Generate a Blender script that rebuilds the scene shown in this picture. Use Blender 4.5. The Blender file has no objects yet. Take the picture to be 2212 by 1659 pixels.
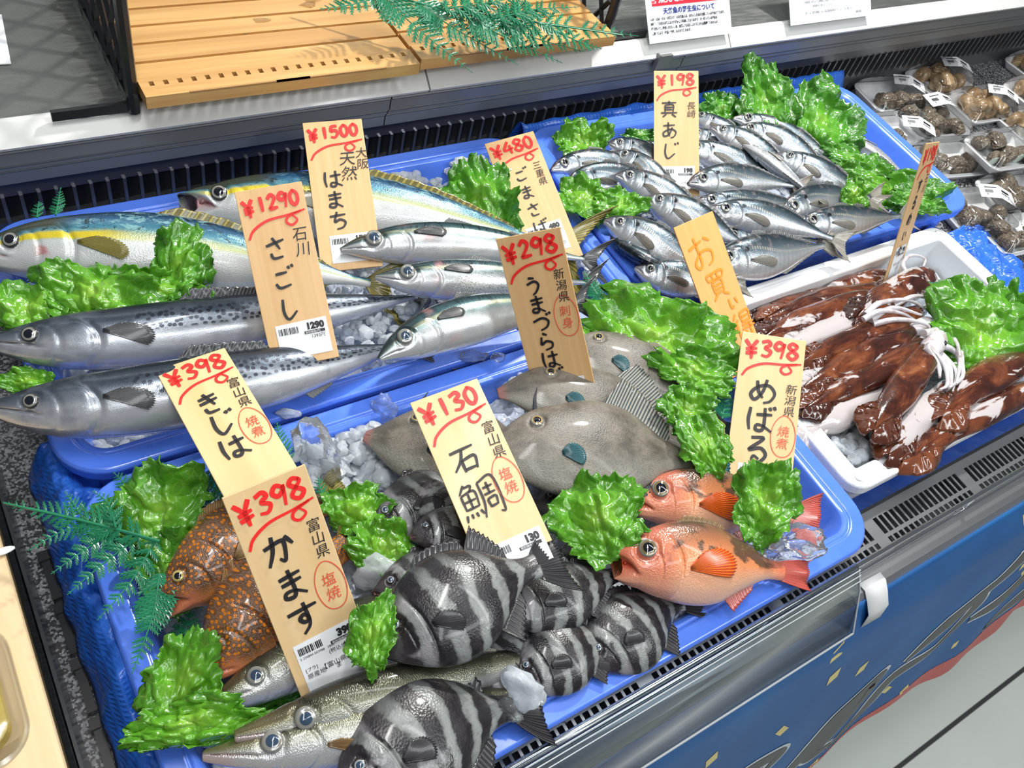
import bpy, bmesh, math, random
import numpy as np
from mathutils import Vector, Matrix, noise as mnoise
PI = math.pi
scene = bpy.context.scene
col = scene.collection
ZO = 0.80                      # height of the tray rims above the shop floor

# ------------------------------------------------------------------ camera
FPX = 1872.88
R = np.array([[0.83689491, -0.50005982, 0.22259176],
              [-0.28267727, -0.74308509, -0.60656254],
              [0.46872217, 0.44470747, -0.76323967]])
CAM = -R.T @ np.array([0, 0, 1.05])
cd = bpy.data.cameras.new('camera')
cam = bpy.data.objects.new('camera', cd)
col.objects.link(cam)
cd.sensor_width = 36.0
cd.lens = FPX / 2212 * 36
cd.clip_start = 0.02
cm = Matrix.Identity(4)
for i in range(3):
    cm[i][0] = R[0, i]; cm[i][1] = -R[1, i]; cm[i][2] = -R[2, i]; cm[i][3] = CAM[i]
cm[2][3] += ZO
cam.matrix_world = cm
scene.camera = cam

# ------------------------------------------------------------------ light
scene.view_settings.view_transform = 'Standard'
scene.view_settings.look = 'None'
scene.view_settings.gamma = 1.0
scene.view_settings.use_curve_mapping = False
scene.view_settings.exposure = 0.10
w = bpy.data.worlds.new('shop_air'); scene.world = w; w.use_nodes = True
bg = w.node_tree.nodes['Background']
bg.inputs[0].default_value = (0.80, 0.88, 1.0, 1); bg.inputs[1].default_value = 0.13


def lamp(name, loc, target, sx, sy, power, color=(1, 1, 1)):
    d = bpy.data.lights.new(name, 'AREA'); d.shape = 'RECTANGLE'; d.size = sx; d.size_y = sy
    d.energy = power; d.color = color
    o = bpy.data.objects.new(name, d); col.objects.link(o)
    v = Vector(target) - Vector(loc)
    o.rotation_euler = v.to_track_quat('-Z', 'Y').to_euler()
    o.location = (loc[0], loc[1], loc[2] + ZO)
    return o


lamp('canopy_lamp', (1.15, 0.80, 1.75), (0.2, 0.05, 0), 0.14, 0.08, 46, (1, 0.975, 0.93))
lamp('canopy_lamp', (-0.30, 0.10, 2.0), (-0.2, 0.0, 0), 0.9, 0.10, 12, (1, 0.98, 0.95))  # soft overhead fill added to lift the key's shadows, not part of the canopy
lamp('ceiling_strip', (-0.6, -0.5, 2.1), (-0.3, 0, 0), 0.16, 2.4, 13, (0.95, 0.98, 1))
lamp('ceiling_strip', (0.9, -0.7, 2.1), (0.6, 0, 0), 0.16, 2.4, 16, (0.95, 0.98, 1))
lamp('ceiling_strip', (0.3, -1.5, 2.0), (0.3, -0.4, -0.3), 2.6, 0.2, 13, (0.97, 0.99, 1))
lamp('aisle_lamp', (1.6, -1.9, 1.9), (1.2, -0.8, -0.8), 0.8, 0.8, 14, (0.95, 1, 0.97))

# ------------------------------------------------------------------ helpers
C0 = np.array([1106.0, 829.5])


def P(x, y, z=0.0):
    """the point of the plane at height z that the photo shows at pixel x, y"""
    d = R.T @ np.array([(x - C0[0]) / FPX, (y - C0[1]) / FPX, 1.0])
    return CAM + (z - CAM[2]) / d[2] * d


UPIM = -R[1]; RTIM = R[0]; TOCAM = -R[2]


def nrm(v):
    v = np.asarray(v, float)
    return v / (np.linalg.norm(v) + 1e-12)


def mesh(name, verts, faces, mats, parent=None, loc=(0, 0, 0), uv=None, smooth=True, fm=None, attr=None, sharp=None):
    """one mesh object; verts are given in tray space and stored relative to loc"""
    loc = np.asarray(loc, float)
    me = bpy.data.meshes.new(name)
    v = np.asarray(verts, float).reshape(-1, 3) - loc
    me.from_pydata(v.tolist(), [], [list(map(int, f)) for f in faces])
    if not isinstance(mats, (list, tuple)): mats = [mats]
    for m in mats: me.materials.append(m)
    if smooth:
        me.polygons.foreach_set('use_smooth', [True] * len(me.polygons))
        if sharp: me.set_sharp_from_angle(angle=sharp)
    if fm is not None: me.polygons.foreach_set('material_index', list(map(int, fm)))
    if uv is not None:
        ul = me.uv_layers.new(name='UVMap')
        li = np.zeros(len(me.loops), int); me.loops.foreach_get('vertex_index', li)
        ul.data.foreach_set('uv', np.asarray(uv, float)[li].ravel())
    if attr is not None:
        ca = me.color_attributes.new('mask', 'FLOAT_COLOR', 'POINT')
        ca.data.foreach_set('color', np.asarray(attr, float).ravel())
    me.update()
    o = bpy.data.objects.new(name, me); col.objects.link(o)
    if parent is not None:
        o.parent = parent
        o.location = (loc - np.array(parent['_o'])).tolist()
    else:
        o.location = loc.tolist()
    o['_o'] = loc.tolist()
    return o


def empty(name, loc):
    o = bpy.data.objects.new(name, None); col.objects.link(o); o.location = tuple(loc)
    o['_o'] = list(map(float, loc)); o.empty_display_size = 0.02
    return o


def tag(o, label=None, cat=None, group=None, kind=None):
    if label: o['label'] = label
    if cat: o['category'] = cat
    if group: o['group'] = group
    if kind: o['kind'] = kind
    return o


class MB:
    """collects shapes for one mesh"""
    def __init__(s): s.v = []; s.f = []; s.m = []; s.uv = []

    def add(s, v, f, m=0, uv=None):
        b = len(s.v); v = [tuple(map(float, q)) for q in v]; s.v += v
        s.uv += [tuple(q) for q in uv] if uv is not None else [(0, 0)] * len(v)
        s.f += [[i + b for i in q] for q in f]; s.m += [m] * len(f); return s

    def box(s, x0, x1, y0, y1, z0, z1, m=0):
        v = [(x, y, z) for z in (z0, z1) for y in (y0, y1) for x in (x0, x1)]
        return s.add(v, [(0, 2, 3, 1), (4, 5, 7, 6), (0, 1, 5, 4), (2, 6, 7, 3), (0, 4, 6, 2), (1, 3, 7, 5)], m)

    def obox(s, c, ax, m=0):
        """box from centre and three half-axis vectors"""
        c = np.array(c); ax = [np.array(a) for a in ax]
        v = [c + i * ax[0] + j * ax[1] + k * ax[2] for k in (-1, 1) for j in (-1, 1) for i in (-1, 1)]
        return s.add(v, [(0, 2, 3, 1), (4, 5, 7, 6), (0, 1, 5, 4), (2, 6, 7, 3), (0, 4, 6, 2), (1, 3, 7, 5)], m)

    def tube(s, pts, rad, n=8, m=0, flat=1.0, cap=True):
        pts = np.asarray(pts, float); k = len(pts)
        rad = np.broadcast_to(np.asarray(rad, float), (k,))
        tan = np.gradient(pts, axis=0)
        ref = np.array([0, 0, 1.0])
        V = []; U = []
        for i in range(k):
            t = nrm(tan[i]); b = np.cross(t, ref)
            if np.linalg.norm(b) < 1e-3: b = np.cross(t, [0, 1, 0])
            b = nrm(b); nn = np.cross(b, t)
            for j in range(n):
                a = 2 * PI * j / n
                V.append(pts[i] + rad[i] * (math.cos(a) * b + math.sin(a) * flat * nn)); U.append((i / (k - 1), j / n))
        F = [(i * n + j, i * n + (j + 1) % n, (i + 1) * n + (j + 1) % n, (i + 1) * n + j) for i in range(k - 1) for j in range(n)]
        if cap: F += [tuple(range(n))[::-1], tuple((k - 1) * n + j for j in range(n))]
        return s.add(V, F, m, U)

    def obj(s, name, mats, parent=None, loc=None, smooth=True):
        if loc is None:
            a = np.array(s.v); loc = [(a[:, 0].min() + a[:, 0].max()) / 2, (a[:, 1].min() + a[:, 1].max()) / 2, a[:, 2].min()]
        return mesh(name, s.v, s.f, mats, parent, loc, s.uv, smooth, s.m, None, 0.7)


def rrect(x0, x1, y0, y1, r, n=8):
    out = []
    for cx, cy, a0 in ((x1 - r, y1 - r, 0), (x0 + r, y1 - r, 90), (x0 + r, y0 + r, 180), (x1 - r, y0 + r, 270)):
        for i in range(n + 1):
            a = math.radians(a0 + 90 * i / n); out.append((cx + r * math.cos(a), cy + r * math.sin(a)))
    return out


def loft(mb, x0, x1, y0, y1, r, prof, n=8, m=0, cap0=False, cap1=True, xf=None):
    """stack of rounded rectangles: prof = [(inset, z)]"""
    V = []; k = 4 * (n + 1)
    for ins, z in prof:
        rr = max(r - ins, 0.004)
        V += [(x, y, z) for x, y in rrect(x0 + ins, x1 - ins, y0 + ins, y1 - ins, rr, n)]
    if xf: V = [xf(q) for q in V]
    F = []
    for i in range(len(prof) - 1):
        for j in range(k):
            F.append((i * k + j, i * k + (j + 1) % k, (i + 1) * k + (j + 1) % k, (i + 1) * k + j))
    if cap0: F.append(tuple(range(k))[::-1])
    if cap1: F.append(tuple((len(prof) - 1) * k + j for j in range(k)))
    mb.add(V, F, m); return mb


def crom(pts, per=8):
    """smooth curve through points"""
    p = np.asarray(pts, float)
    if len(p) < 3:
        t = np.linspace(0, 1, per + 1)[:, None]; return p[0] * (1 - t) + p[-1] * t
    q = np.vstack([2 * p[0] - p[1], p, 2 * p[-1] - p[-2]]); out = []
    for i in range(1, len(q) - 2):
        for t in np.linspace(0, 1, per, endpoint=False):
            a, b, c, d = q[i - 1], q[i], q[i + 1], q[i + 2]
            out.append(0.5 * (2 * b + (c - a) * t + (2 * a - 5 * b + 4 * c - d) * t * t + (3 * b - a - 3 * c + d) * t ** 3))
    out.append(q[-2]); return np.array(out)


def hinterp(x, tab):
    """smooth 1-d interpolation of [(x, y)]"""
    tab = np.asarray(tab, float); xs, ys = tab[:, 0], tab[:, 1]
    d = np.gradient(ys, xs); x = np.clip(x, xs[0], xs[-1])
    i = np.clip(np.searchsorted(xs, x, side='right') - 1, 0, len(xs) - 2)
    hh = xs[i + 1] - xs[i]; t = (x - xs[i]) / hh
    return ((2 * t ** 3 - 3 * t ** 2 + 1) * ys[i] + (t ** 3 - 2 * t ** 2 + t) * hh * d[i] + (-2 * t ** 3 + 3 * t ** 2) * ys[i + 1] + (t ** 3 - t ** 2) * hh * d[i + 1])


# ------------------------------------------------------------------ materials
class NM:
    """small node-tree writer"""
    def __init__(s, name):
        s.mat = bpy.data.materials.new(name); s.mat.use_nodes = True
        s.t = s.mat.node_tree; s.N = s.t.nodes; s.b = s.N['Principled BSDF']

    def put(s, sock, v):
        if isinstance(v, bpy.types.NodeSocket): s.t.links.new(v, sock)
        elif v is not None:
            if isinstance(v, (tuple, list)) and len(v) == 3 and sock.type == 'RGBA': v = (*v, 1)
            sock.default_value = v

    def node(s, typ, props=None, **k):
        n = s.N.new(typ)
        for a, b in (props or {}).items(): setattr(n, a, b)
        for a, b in k.items():
            s.put(n.inputs[int(a[1:])] if a[0] == 'i' and a[1:].isdigit() else n.inputs[a], b)
        return n

    def uv(s): return s.node('ShaderNodeUVMap', {'uv_map': 'UVMap'}).outputs[0]
    def ob(s): return s.node('ShaderNodeTexCoord').outputs['Object']
    def rnd(s): return s.node('ShaderNodeObjectInfo').outputs['Random']
    def sep(s, v):
        n = s.node('ShaderNodeSeparateXYZ', i0=v); return n.outputs[0], n.outputs[1], n.outputs[2]
    def com(s, x, y, z=0.0): return s.node('ShaderNodeCombineXYZ', i0=x, i1=y, i2=z).outputs[0]
    def ma(s, op, a, b=0.0, c=0.0, clamp=False):
        return s.node('ShaderNodeMath', {'operation': op, 'use_clamp': clamp}, i0=a, i1=b, i2=c).outputs[0]
    def vm(s, op, a, b): return s.node('ShaderNodeVectorMath', {'operation': op}, i0=a, i1=b).outputs[0]
    def noise(s, v, sc, det=3.0, rough=0.5, dist=0.0):
        return s.node('ShaderNodeTexNoise', None, Vector=v, Scale=sc, Detail=det, Roughness=rough, Distortion=dist).outputs[0]
    def vor(s, v, sc, feat='F1', rand=1.0, out=0, dim='3D'):
        return s.node('ShaderNodeTexVoronoi', {'feature': feat, 'voronoi_dimensions': dim}, Vector=v, Scale=sc, Randomness=rand).outputs[out]
    def ramp(s, f, st, interp='LINEAR'):
        n = s.node('ShaderNodeValToRGB', i0=f); e = n.color_ramp.elements; n.color_ramp.interpolation = interp
        while len(e) < len(st): e.new(0.5)
        for q, (p, c) in zip(e, st):
            q.position = p
            q.color = (c, c, c, 1) if isinstance(c, (int, float)) else (*c, 1)
        return n.outputs[0]
    def ss(s, f, a, b, lo=0.0, hi=1.0):
        return s.node('ShaderNodeMapRange', {'interpolation_type': 'SMOOTHSTEP'}, i0=f, i1=a, i2=b, i3=lo, i4=hi).outputs[0]
    def mix(s, f, a, b, mode='MIX'):
        n = s.N.new('ShaderNodeMix'); n.data_type = 'RGBA'; n.blend_type = mode
        s.put(n.inputs[0], f); s.put(n.inputs[6], a); s.put(n.inputs[7], b); return n.outputs[2]
    def bump(s, h, st, d=0.001): return s.node('ShaderNodeBump', None, Strength=st, Distance=d, Height=h).outputs[0]
    def mask(s): return s.sep(s.node('ShaderNodeAttribute', {'attribute_name': 'mask'}).outputs[0])
    def out(s, colr=None, rough=None, metal=None, coat=None, normal=None, **k):
        b = s.b
        for nme, v in (('Base Color', colr), ('Roughness', rough), ('Metallic', metal), ('Coat Weight', coat), ('Normal', normal)):
            s.put(b.inputs[nme], v)
        if coat is not None: b.inputs['Coat Roughness'].default_value = 0.08
        for a, v in k.items(): s.put(b.inputs[a.replace('_', ' ')], v)
        return s.mat


def flat(name, c, rough=0.5, metal=0.0, coat=None, **k):
    return NM(name).out(c, rough, metal, coat, **k)
# ------------------------------------------------------------------ shared materials
def wood_mat(name, c1, c2, c3, sc=(6, 160, 160), rough=0.5, coat=0.1, axis=0):
    m = NM(name); o = m.ob(); x, y, z = m.sep(o)
    v = m.com(m.ma('MULTIPLY', x, sc[0]), m.ma('MULTIPLY', y, sc[1]), m.ma('MULTIPLY', z, sc[2]))
    r = m.rnd()
    v = m.vm('ADD', v, m.com(m.ma('MULTIPLY', r, 37.0), m.ma('MULTIPLY', r, 91.0), 0.0))
    n1 = m.noise(v, 1.0, 4, 0.6, 0.3); n2 = m.noise(v, 0.23, 2, 0.5)
    c = m.mix(m.ss(n1, 0.35, 0.7), c1, c2); c = m.mix(m.ss(n2, 0.5, 0.72), c, c3)
    return m.out(c, rough, 0, coat, m.bump(n1, 0.15, 0.0004))


M = {}


def plastic(name, c, c2, rough=0.22, coat=0.3):
    m = NM(name); n = m.noise(m.ob(), 35, 3)
    return m.out(m.mix(n, c, c2), m.ss(n, 0.3, 0.7, rough, rough + 0.12), 0, coat)


M['tray'] = plastic('blue_plastic', (0.082, 0.20, 0.82), (0.095, 0.23, 0.86), 0.2, 0.45)
M['foam'] = None
m = NM('white_foam'); v = m.vor(m.ob(), 260); n = m.noise(m.ob(), 30, 2)
M['foam'] = m.out(m.mix(n, (0.80, 0.81, 0.83), (0.86, 0.87, 0.88)), 0.45, 0, 0.1, m.bump(v, 0.35, 0.0006))
m = NM('pack_foam'); n = m.noise(m.ob(), 60, 2)
M['pack'] = m.out(m.mix(n, (0.78, 0.79, 0.81), (0.85, 0.86, 0.87)), 0.35, 0, 0.2)
# blue woven tarpaulin
m = NM('blue_tarpaulin'); o = m.ob(); x, y, z = m.sep(o)
wv = m.ma('MAXIMUM', m.ma('SINE', m.ma('MULTIPLY', x, 900.0)), m.ma('SINE', m.ma('MULTIPLY', m.ma('ADD', y, z), 900.0)))
n = m.noise(o, 22, 4, 0.6)
M['tarp'] = m.out(m.mix(n, (0.014, 0.085, 0.52), (0.045, 0.22, 0.82)), 0.3, 0, 0.35, m.bump(m.ma('ADD', m.ma('MULTIPLY', wv, 0.5), m.ma('MULTIPLY', n, 2.5)), 0.6, 0.0012))
M['steel'] = flat('brushed_steel', (0.46, 0.47, 0.48), 0.34, 0.9)
M['chrome'] = flat('chrome', (0.8, 0.81, 0.82), 0.1, 1.0)
M['alu'] = flat('painted_metal', (0.20, 0.205, 0.205), 0.35, 0.35)
M['dark'] = flat('dark_recess', (0.010, 0.011, 0.014), 0.6)
M['black'] = flat('black_plastic', (0.014, 0.014, 0.016), 0.3, 0, 0.2)
M['white'] = flat('white_paint', (0.74, 0.74, 0.72), 0.2, 0, 0.4)
M['paper'] = flat('white_paper', (0.84, 0.86, 0.88), 0.45)
M['ink'] = flat('black_ink', (0.018, 0.016, 0.018), 0.5)
M['red'] = flat('red_marker', (0.90, 0.024, 0.020), 0.45)
M['redthin'] = flat('thin_red_pen', (0.72, 0.10, 0.05), 0.5)
M['orange'] = flat('orange_marker', (0.95, 0.27, 0.008), 0.45)
M['redprint'] = flat('red_print', (0.80, 0.02, 0.04), 0.4)
M['blueprint'] = flat('blue_print', (0.03, 0.12, 0.50), 0.4)
M['navy'] = flat('navy_print', (0.03, 0.05, 0.22), 0.4)
M['tagwood'] = wood_mat('tag_wood', (0.70, 0.435, 0.195), (0.745, 0.48, 0.23), (0.66, 0.395, 0.165), (160, 5, 160), 0.5, 0.08)
M['tagpale'] = wood_mat('pale_tag_wood', (0.76, 0.53, 0.265), (0.80, 0.575, 0.30), (0.72, 0.49, 0.225), (90, 5, 90), 0.5, 0.08)
M['tagorange'] = wood_mat('orange_tag_wood', (0.84, 0.39, 0.115), (0.87, 0.43, 0.145), (0.80, 0.35, 0.09), (120, 4, 120), 0.5, 0.08)
M['bamboo'] = wood_mat('bamboo', (0.56, 0.31, 0.10), (0.66, 0.40, 0.15), (0.47, 0.245, 0.075), (5, 110, 110), 0.28, 0.35)
M['pine'] = wood_mat('pale_counter_wood', (0.74, 0.53, 0.29), (0.80, 0.60, 0.36), (0.68, 0.46, 0.24), (60, 4, 60), 0.35, 0.2)
m = NM('speckled_stone'); o = m.ob(); a = m.vor(o, 420, out=1); av = m.sep(a)[0]
M['stone'] = m.out(m.ramp(av, [(0, (0.02, 0.02, 0.022)), (0.42, (0.05, 0.05, 0.055)), (0.5, (0.22, 0.22, 0.23)), (0.8, (0.35, 0.35, 0.36)), (1, (0.55, 0.56, 0.58))], 'CONSTANT'), 0.35, 0, 0.3)
m = NM('worn_steel_shelf'); o = m.ob(); n = m.noise(o, 9, 5, 0.65); n2 = m.noise(m.vm('MULTIPLY', o, (20, 160, 20)), 1.0, 3)
M['shelf'] = m.out(m.mix(n, (0.16, 0.165, 0.16), (0.30, 0.30, 0.285)), m.ss(n2, 0.3, 0.7, 0.18, 0.4), 0.7, None, m.bump(n2, 0.1, 0.0004))
def clear_mat(name, c, alpha, rough=0.05):
    m = NM(name); g = m.node('ShaderNodeBsdfGlossy', None, Roughness=rough); tr = m.node('ShaderNodeBsdfTransparent', None, Color=(*c, 1))
    fr = m.node('ShaderNodeFresnel', None, IOR=1.45)
    f = m.ma('ADD', m.ma('MULTIPLY', fr.outputs[0], 0.75), alpha)
    mx = m.node('ShaderNodeMixShader', None, i0=f); m.t.links.new(tr.outputs[0], mx.inputs[1]); m.t.links.new(g.outputs[0], mx.inputs[2])
    m.t.links.new(mx.outputs[0], m.N['Material Output'].inputs[0]); return m.mat


M['film'] = clear_mat('cling_film', (0.97, 0.97, 0.97), 0.02, 0.06)
M['acryl'] = clear_mat('clear_acrylic', (0.80, 0.85, 0.88), 0.06, 0.12)
# lettuce
m = NM('lettuce'); x, y, z = m.sep(m.uv()); r = m.rnd()
o = m.ob(); n = m.noise(o, 45, 4, 0.6); vn = m.vor(o, 75, 'DISTANCE_TO_EDGE')
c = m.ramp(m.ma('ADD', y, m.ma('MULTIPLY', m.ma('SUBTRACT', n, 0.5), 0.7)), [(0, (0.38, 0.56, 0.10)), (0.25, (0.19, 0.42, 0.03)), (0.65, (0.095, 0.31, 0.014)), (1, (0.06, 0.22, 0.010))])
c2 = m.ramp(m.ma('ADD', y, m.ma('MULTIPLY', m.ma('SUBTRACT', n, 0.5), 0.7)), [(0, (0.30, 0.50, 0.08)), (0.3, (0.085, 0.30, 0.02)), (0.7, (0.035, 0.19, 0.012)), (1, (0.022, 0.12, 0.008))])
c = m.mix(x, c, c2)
c = m.mix(m.ss(vn, 0.0, 0.05, 0.22, 0.0), c, (0.30, 0.56, 0.10))
M['lettuce'] = m.out(c, 0.22, 0, 0.5, m.bump(m.ma('ADD', m.ma('MULTIPLY', vn, 1.2), n), 0.35, 0.003), Subsurface_Weight=0.25, Subsurface_Radius=(0.004, 0.008, 0.002), Subsurface_Scale=0.5)
m = NM('plastic_fern'); n = m.noise(m.ob(), 60, 2)
M['fern'] = m.out(m.mix(n, (0.008, 0.12, 0.055), (0.025, 0.25, 0.115)), 0.3, 0, 0.3)
# ice
m = NM('crushed_ice'); n = m.noise(m.ob(), 160, 3)
M['ice'] = m.out((0.90, 0.95, 1.0), m.ss(n, 0.35, 0.7, 0.05, 0.32), 0, None, m.bump(n, 0.5, 0.001), Transmission_Weight=0.6, IOR=1.31)
m = NM('clear_ice'); n = m.noise(m.ob(), 90, 3)
M['clearice'] = m.out((0.95, 0.98, 1.0), 0.06, 0, None, m.bump(n, 0.6, 0.002), Transmission_Weight=0.93, IOR=1.31)
m = NM('ice_bed'); n = m.noise(m.ob(), 120, 4); v = m.vor(m.ob(), 95)
M['icebed'] = m.out(m.mix(n, (0.42, 0.50, 0.68), (0.74, 0.80, 0.90)), 0.15, 0, 0.6, m.bump(m.ma('ADD', v, n), 0.9, 0.006))

# ------------------------------------------------------------------ the setting
def struct(o): o['kind'] = 'structure'; return o


b = MB(); b.box(-1.6, 3.2, -2.8, 2.0, -0.82, -0.80)
m = NM('floor_tiles'); x, y, z = m.sep(m.ob()); n = m.noise(m.ob(), 5, 4)
jx = m.ma('PINGPONG', m.ma('ADD', x, 0.385), 0.75); jy = m.ma('PINGPONG', m.ma('ADD', y, 0.35), 0.75)
j = m.ma('MINIMUM', jx, jy)
M['floor'] = m.out(m.mix(m.ss(j, 0.003, 0.006), (0.05, 0.05, 0.05), m.mix(n, (0.60, 0.64, 0.58), (0.70, 0.73, 0.67))), 0.25, 0, 0.3)
f = b.obj('floor', M['floor'], loc=(0.84, -0.30, -0.80)); struct(f)

# counter deck (speckled stone) with its front steel grille, ledge and body
b = MB(); b.box(-0.62, 2.6, -0.325, 0.56, -0.13, -0.10)
deck = b.obj('counter_deck', M['stone'])
tag(deck, 'speckled black and grey stone counter deck under the fish trays', 'counter', kind='structure')
b = MB(); b.box(-1.2, 2.6, -0.36, 1.2, -0.80, -0.135)
body = b.obj('counter_body', flat('counter_body', (0.30, 0.31, 0.32), 0.5)); body['kind'] = 'structure'
b = MB()
x0, x1, y0, y1, zz = -0.62, 2.2, -0.376, -0.322, -0.042   # perforated strip: two rows of slots cut as real holes
xs = x0; rows = ((-0.3565, -0.3335), (-0.3735, -0.3615))
ys = [y0, rows[1][0], rows[1][1], rows[0][0], rows[0][1], y1]
k = 0
while xs < x1:
    big = (k % 18 == 17); xa, xb = xs + 0.0028, xs + (0.014 if big else 0.0100); xe = xs + (0.0168 if big else 0.0105)
    for i in range(5):
        if i in (0, 2, 4) or big:
            b.add([(xs, ys[i], zz), (xe, ys[i], zz), (xe, ys[i + 1], zz), (xs, ys[i + 1], zz)], [(0, 1, 2, 3)])
        else:
            b.add([(xs, ys[i], zz), (xa, ys[i], zz), (xa, ys[i + 1], zz), (xs, ys[i + 1], zz)], [(0, 1, 2, 3)])
            b.add([(xb, ys[i], zz), (xe, ys[i], zz), (xe, ys[i + 1], zz), (xb, ys[i + 1], zz)], [(0, 1, 2, 3)])
    xs = xe; k += 1
gr = b.obj('air_grille', M['steel'], loc=(0.5, -0.35, -0.045), smooth=False)
sm = gr.modifiers.new('thickness', 'SOLIDIFY'); sm.thickness = 0.0015
tag(gr, 'perforated steel air grille running along the front of the counter', 'grille')
b = MB(); b.box(x0, x1, y0, y1, -0.075, -0.07); b.box(x0, x1, y1, y1 + 0.004, -0.10, -0.041)
b.obj('grille_channel', M['dark'], gr)
# ledge and rails
b = MB(); b.add([(x, y, z) for x in (-0.62, 2.6) for y, z in ((-0.377, -0.035), (-0.384, -0.030), (-0.402, -0.032), (-0.410, -0.040), (-0.414, -0.09), (-0.377, -0.09))],
               [(0, 1, 7, 6), (1, 2, 8, 7), (2, 3, 9, 8), (3, 4, 10, 9), (4, 5, 11, 10), (5, 0, 6, 11), (0, 5, 4, 3, 2, 1), (6, 7, 8, 9, 10, 11)])
lg = b.obj('front_ledge', M['steel'], smooth=False); tag(lg, 'steel ledge capping the front edge of the counter', 'ledge', kind='structure')
rl = empty('guard_rail', (0.8, -0.377, -0.04)); tag(rl, 'thin chrome rod rail standing above the perforated grille', 'rail')
MB().tube([(-0.60, -0.377, 0.000), (2.2, -0.377, 0.000)], 0.0032, 10).obj('rod', M['chrome'], rl)
MB().tube([(-0.60, -0.381, -0.024), (2.2, -0.381, -0.024)], 0.0026, 10).obj('rod', M['chrome'], rl)
for px in (-0.3, 0.10, 0.478, 0.86, 1.3): MB().tube([(px, -0.378, -0.036), (px, -0.377, 0.001)], 0.0035, 10).obj('post', M['chrome'], rl)

# printed banner hanging down the front: blue cloth, dark swirls with white outlines, red hem, yellow flecks
NX, NY = 120, 40; V = []; U = []
for j in range(NY + 1):
    t = j / NY
    for i in range(NX + 1):
        x = -0.62 + 2.6 * i / NX
        hem = -0.545 - 0.02 * math.sin(x * 7) - 0.012 * math.sin(x * 17 + 1)
        y = -0.409 - 0.014 * min(1, t * 8) - 0.118 * t + 0.006 * t * math.sin(x * 14) + 0.003 * t * math.sin(x * 37 + 2)
        V.append((x, y, -0.038 + (hem + 0.038) * t)); U.append((x, t))
F = [(j * (NX + 1) + i, j * (NX + 1) + i + 1, (j + 1) * (NX + 1) + i + 1, (j + 1) * (NX + 1) + i) for j in range(NY) for i in range(NX)]
m = NM('banner_cloth'); n = m.noise(m.ob(), 6, 5, 0.65); n2 = m.noise(m.ob(), 2.4, 2)
M['bluecloth'] = m.out(m.mix(n, (0.002, 0.045, 0.20), (0.006, 0.15, 0.42)), 0.6, 0, None)
bn = mesh('banner', V, F, M['bluecloth'], loc=(0.7, -0.5, -0.55)); bn.modifiers.new('thickness', 'SOLIDIFY').thickness = 0.001
tag(bn, 'dark blue printed banner with white-edged swirls hanging down the counter front', 'banner')


def bpt(x, t, off=0.0015):
    y = -0.409 - 0.014 * min(1, t * 8) - 0.118 * t + 0.006 * t * math.sin(x * 14) + 0.003 * t * math.sin(x * 37 + 2)
    hem = -0.545 - 0.02 * math.sin(x * 7) - 0.012 * math.sin(x * 17 + 1)
    return (x, y - off, -0.038 + (hem + 0.038) * t)


def bribbon(mb, pts, wd, off=0.0015, per=10):
    p = crom(pts, per); k = len(p); tn = np.gradient(p, axis=0); ws = np.interp(np.linspace(0, 1, k), np.linspace(0, 1, len(wd)), wd)
    vs = []
    for q, t_, w_ in zip(p, tn, ws):
        a = np.array([-t_[1] * 0.53, t_[0] / 0.53]); a /= (math.hypot(a[0], a[1] * 0.53) + 1e-9)
        vs.append(bpt(q[0] + a[0] * w_, q[1] + a[1] * w_, off)); vs.append(bpt(q[0] - a[0] * w_, q[1] - a[1] * w_, off))
    mb.add(vs, [(2 * i, 2 * i + 1, 2 * i + 3, 2 * i + 2) for i in range(k - 1)])


SW = [([(0.20, 0.98), (0.32, 0.86), (0.39, 0.64), (0.44, 0.55), (0.43, 0.68), (0.37, 0.84), (0.42, 0.86)], [0.002, 0.02, 0.034, 0.02, 0.012, 0.02, 0.006]),
      ([(0.42, 0.90), (0.48, 0.84), (0.51, 0.70), (0.60, 0.66), (0.66, 0.52), (0.64, 0.42)], [0.004, 0.022, 0.02, 0.008, 0.02, 0.010]),
      ([(0.52, 0.62), (0.58, 0.50), (0.68, 0.42), (0.72, 0.30), (0.70, 0.26)], [0.004, 0.025, 0.014, 0.022, 0.010]),
      ([(0.68, 0.62), (0.80, 0.55), (0.92, 0.38), (1.05, 0.34)], [0.006, 0.03, 0.03, 0.02]),
      ([(0.76, 0.30), (0.86, 0.22), (0.98, 0.18)], [0.006, 0.024, 0.02]),
      ([(0.00, 0.98), (0.12, 0.90), (0.20, 0.78), (0.24, 0.72)], [0.006, 0.026, 0.02, 0.004]),
      ([(0.12, 0.72), (0.18, 0.62), (0.24, 0.60), (0.22, 0.70)], [0.004, 0.018, 0.014, 0.004]),
      ([(0.80, 0.80), (0.95, 0.70), (1.1, 0.58)], [0.01, 0.035, 0.03])]
b1 = MB(); b2 = MB()
for pts, wd in SW:
    bribbon(b1, pts, [q + 0.007 for q in wd], 0.0018); bribbon(b2, pts, wd, 0.0026)
b1.obj('swirl_outline', flat('banner_white', (0.62, 0.66, 0.70), 0.6), bn); b2.obj('swirl', flat('banner_black', (0.012, 0.016, 0.022), 0.4), bn)
b1 = MB()
for i in range(60):
    x = 0.32 + i * 0.022
    tt = 0.955 - 0.12 * min(1, max(0, (x - 0.45) / 0.5)) - 0.015 * math.sin(x * 9)
    b1.add([bpt(x, tt), bpt(x + 0.022, 0.955 - 0.12 * min(1, max(0, (x - 0.428) / 0.5)) - 0.015 * math.sin((x + 0.022) * 9)), bpt(x + 0.022, 0.998), bpt(x, 0.998)], [(0, 1, 2, 3)])
b1.obj('red_hem', flat('banner_red', (0.50, 0.035, 0.025), 0.4), bn)
b1 = MB()
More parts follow.
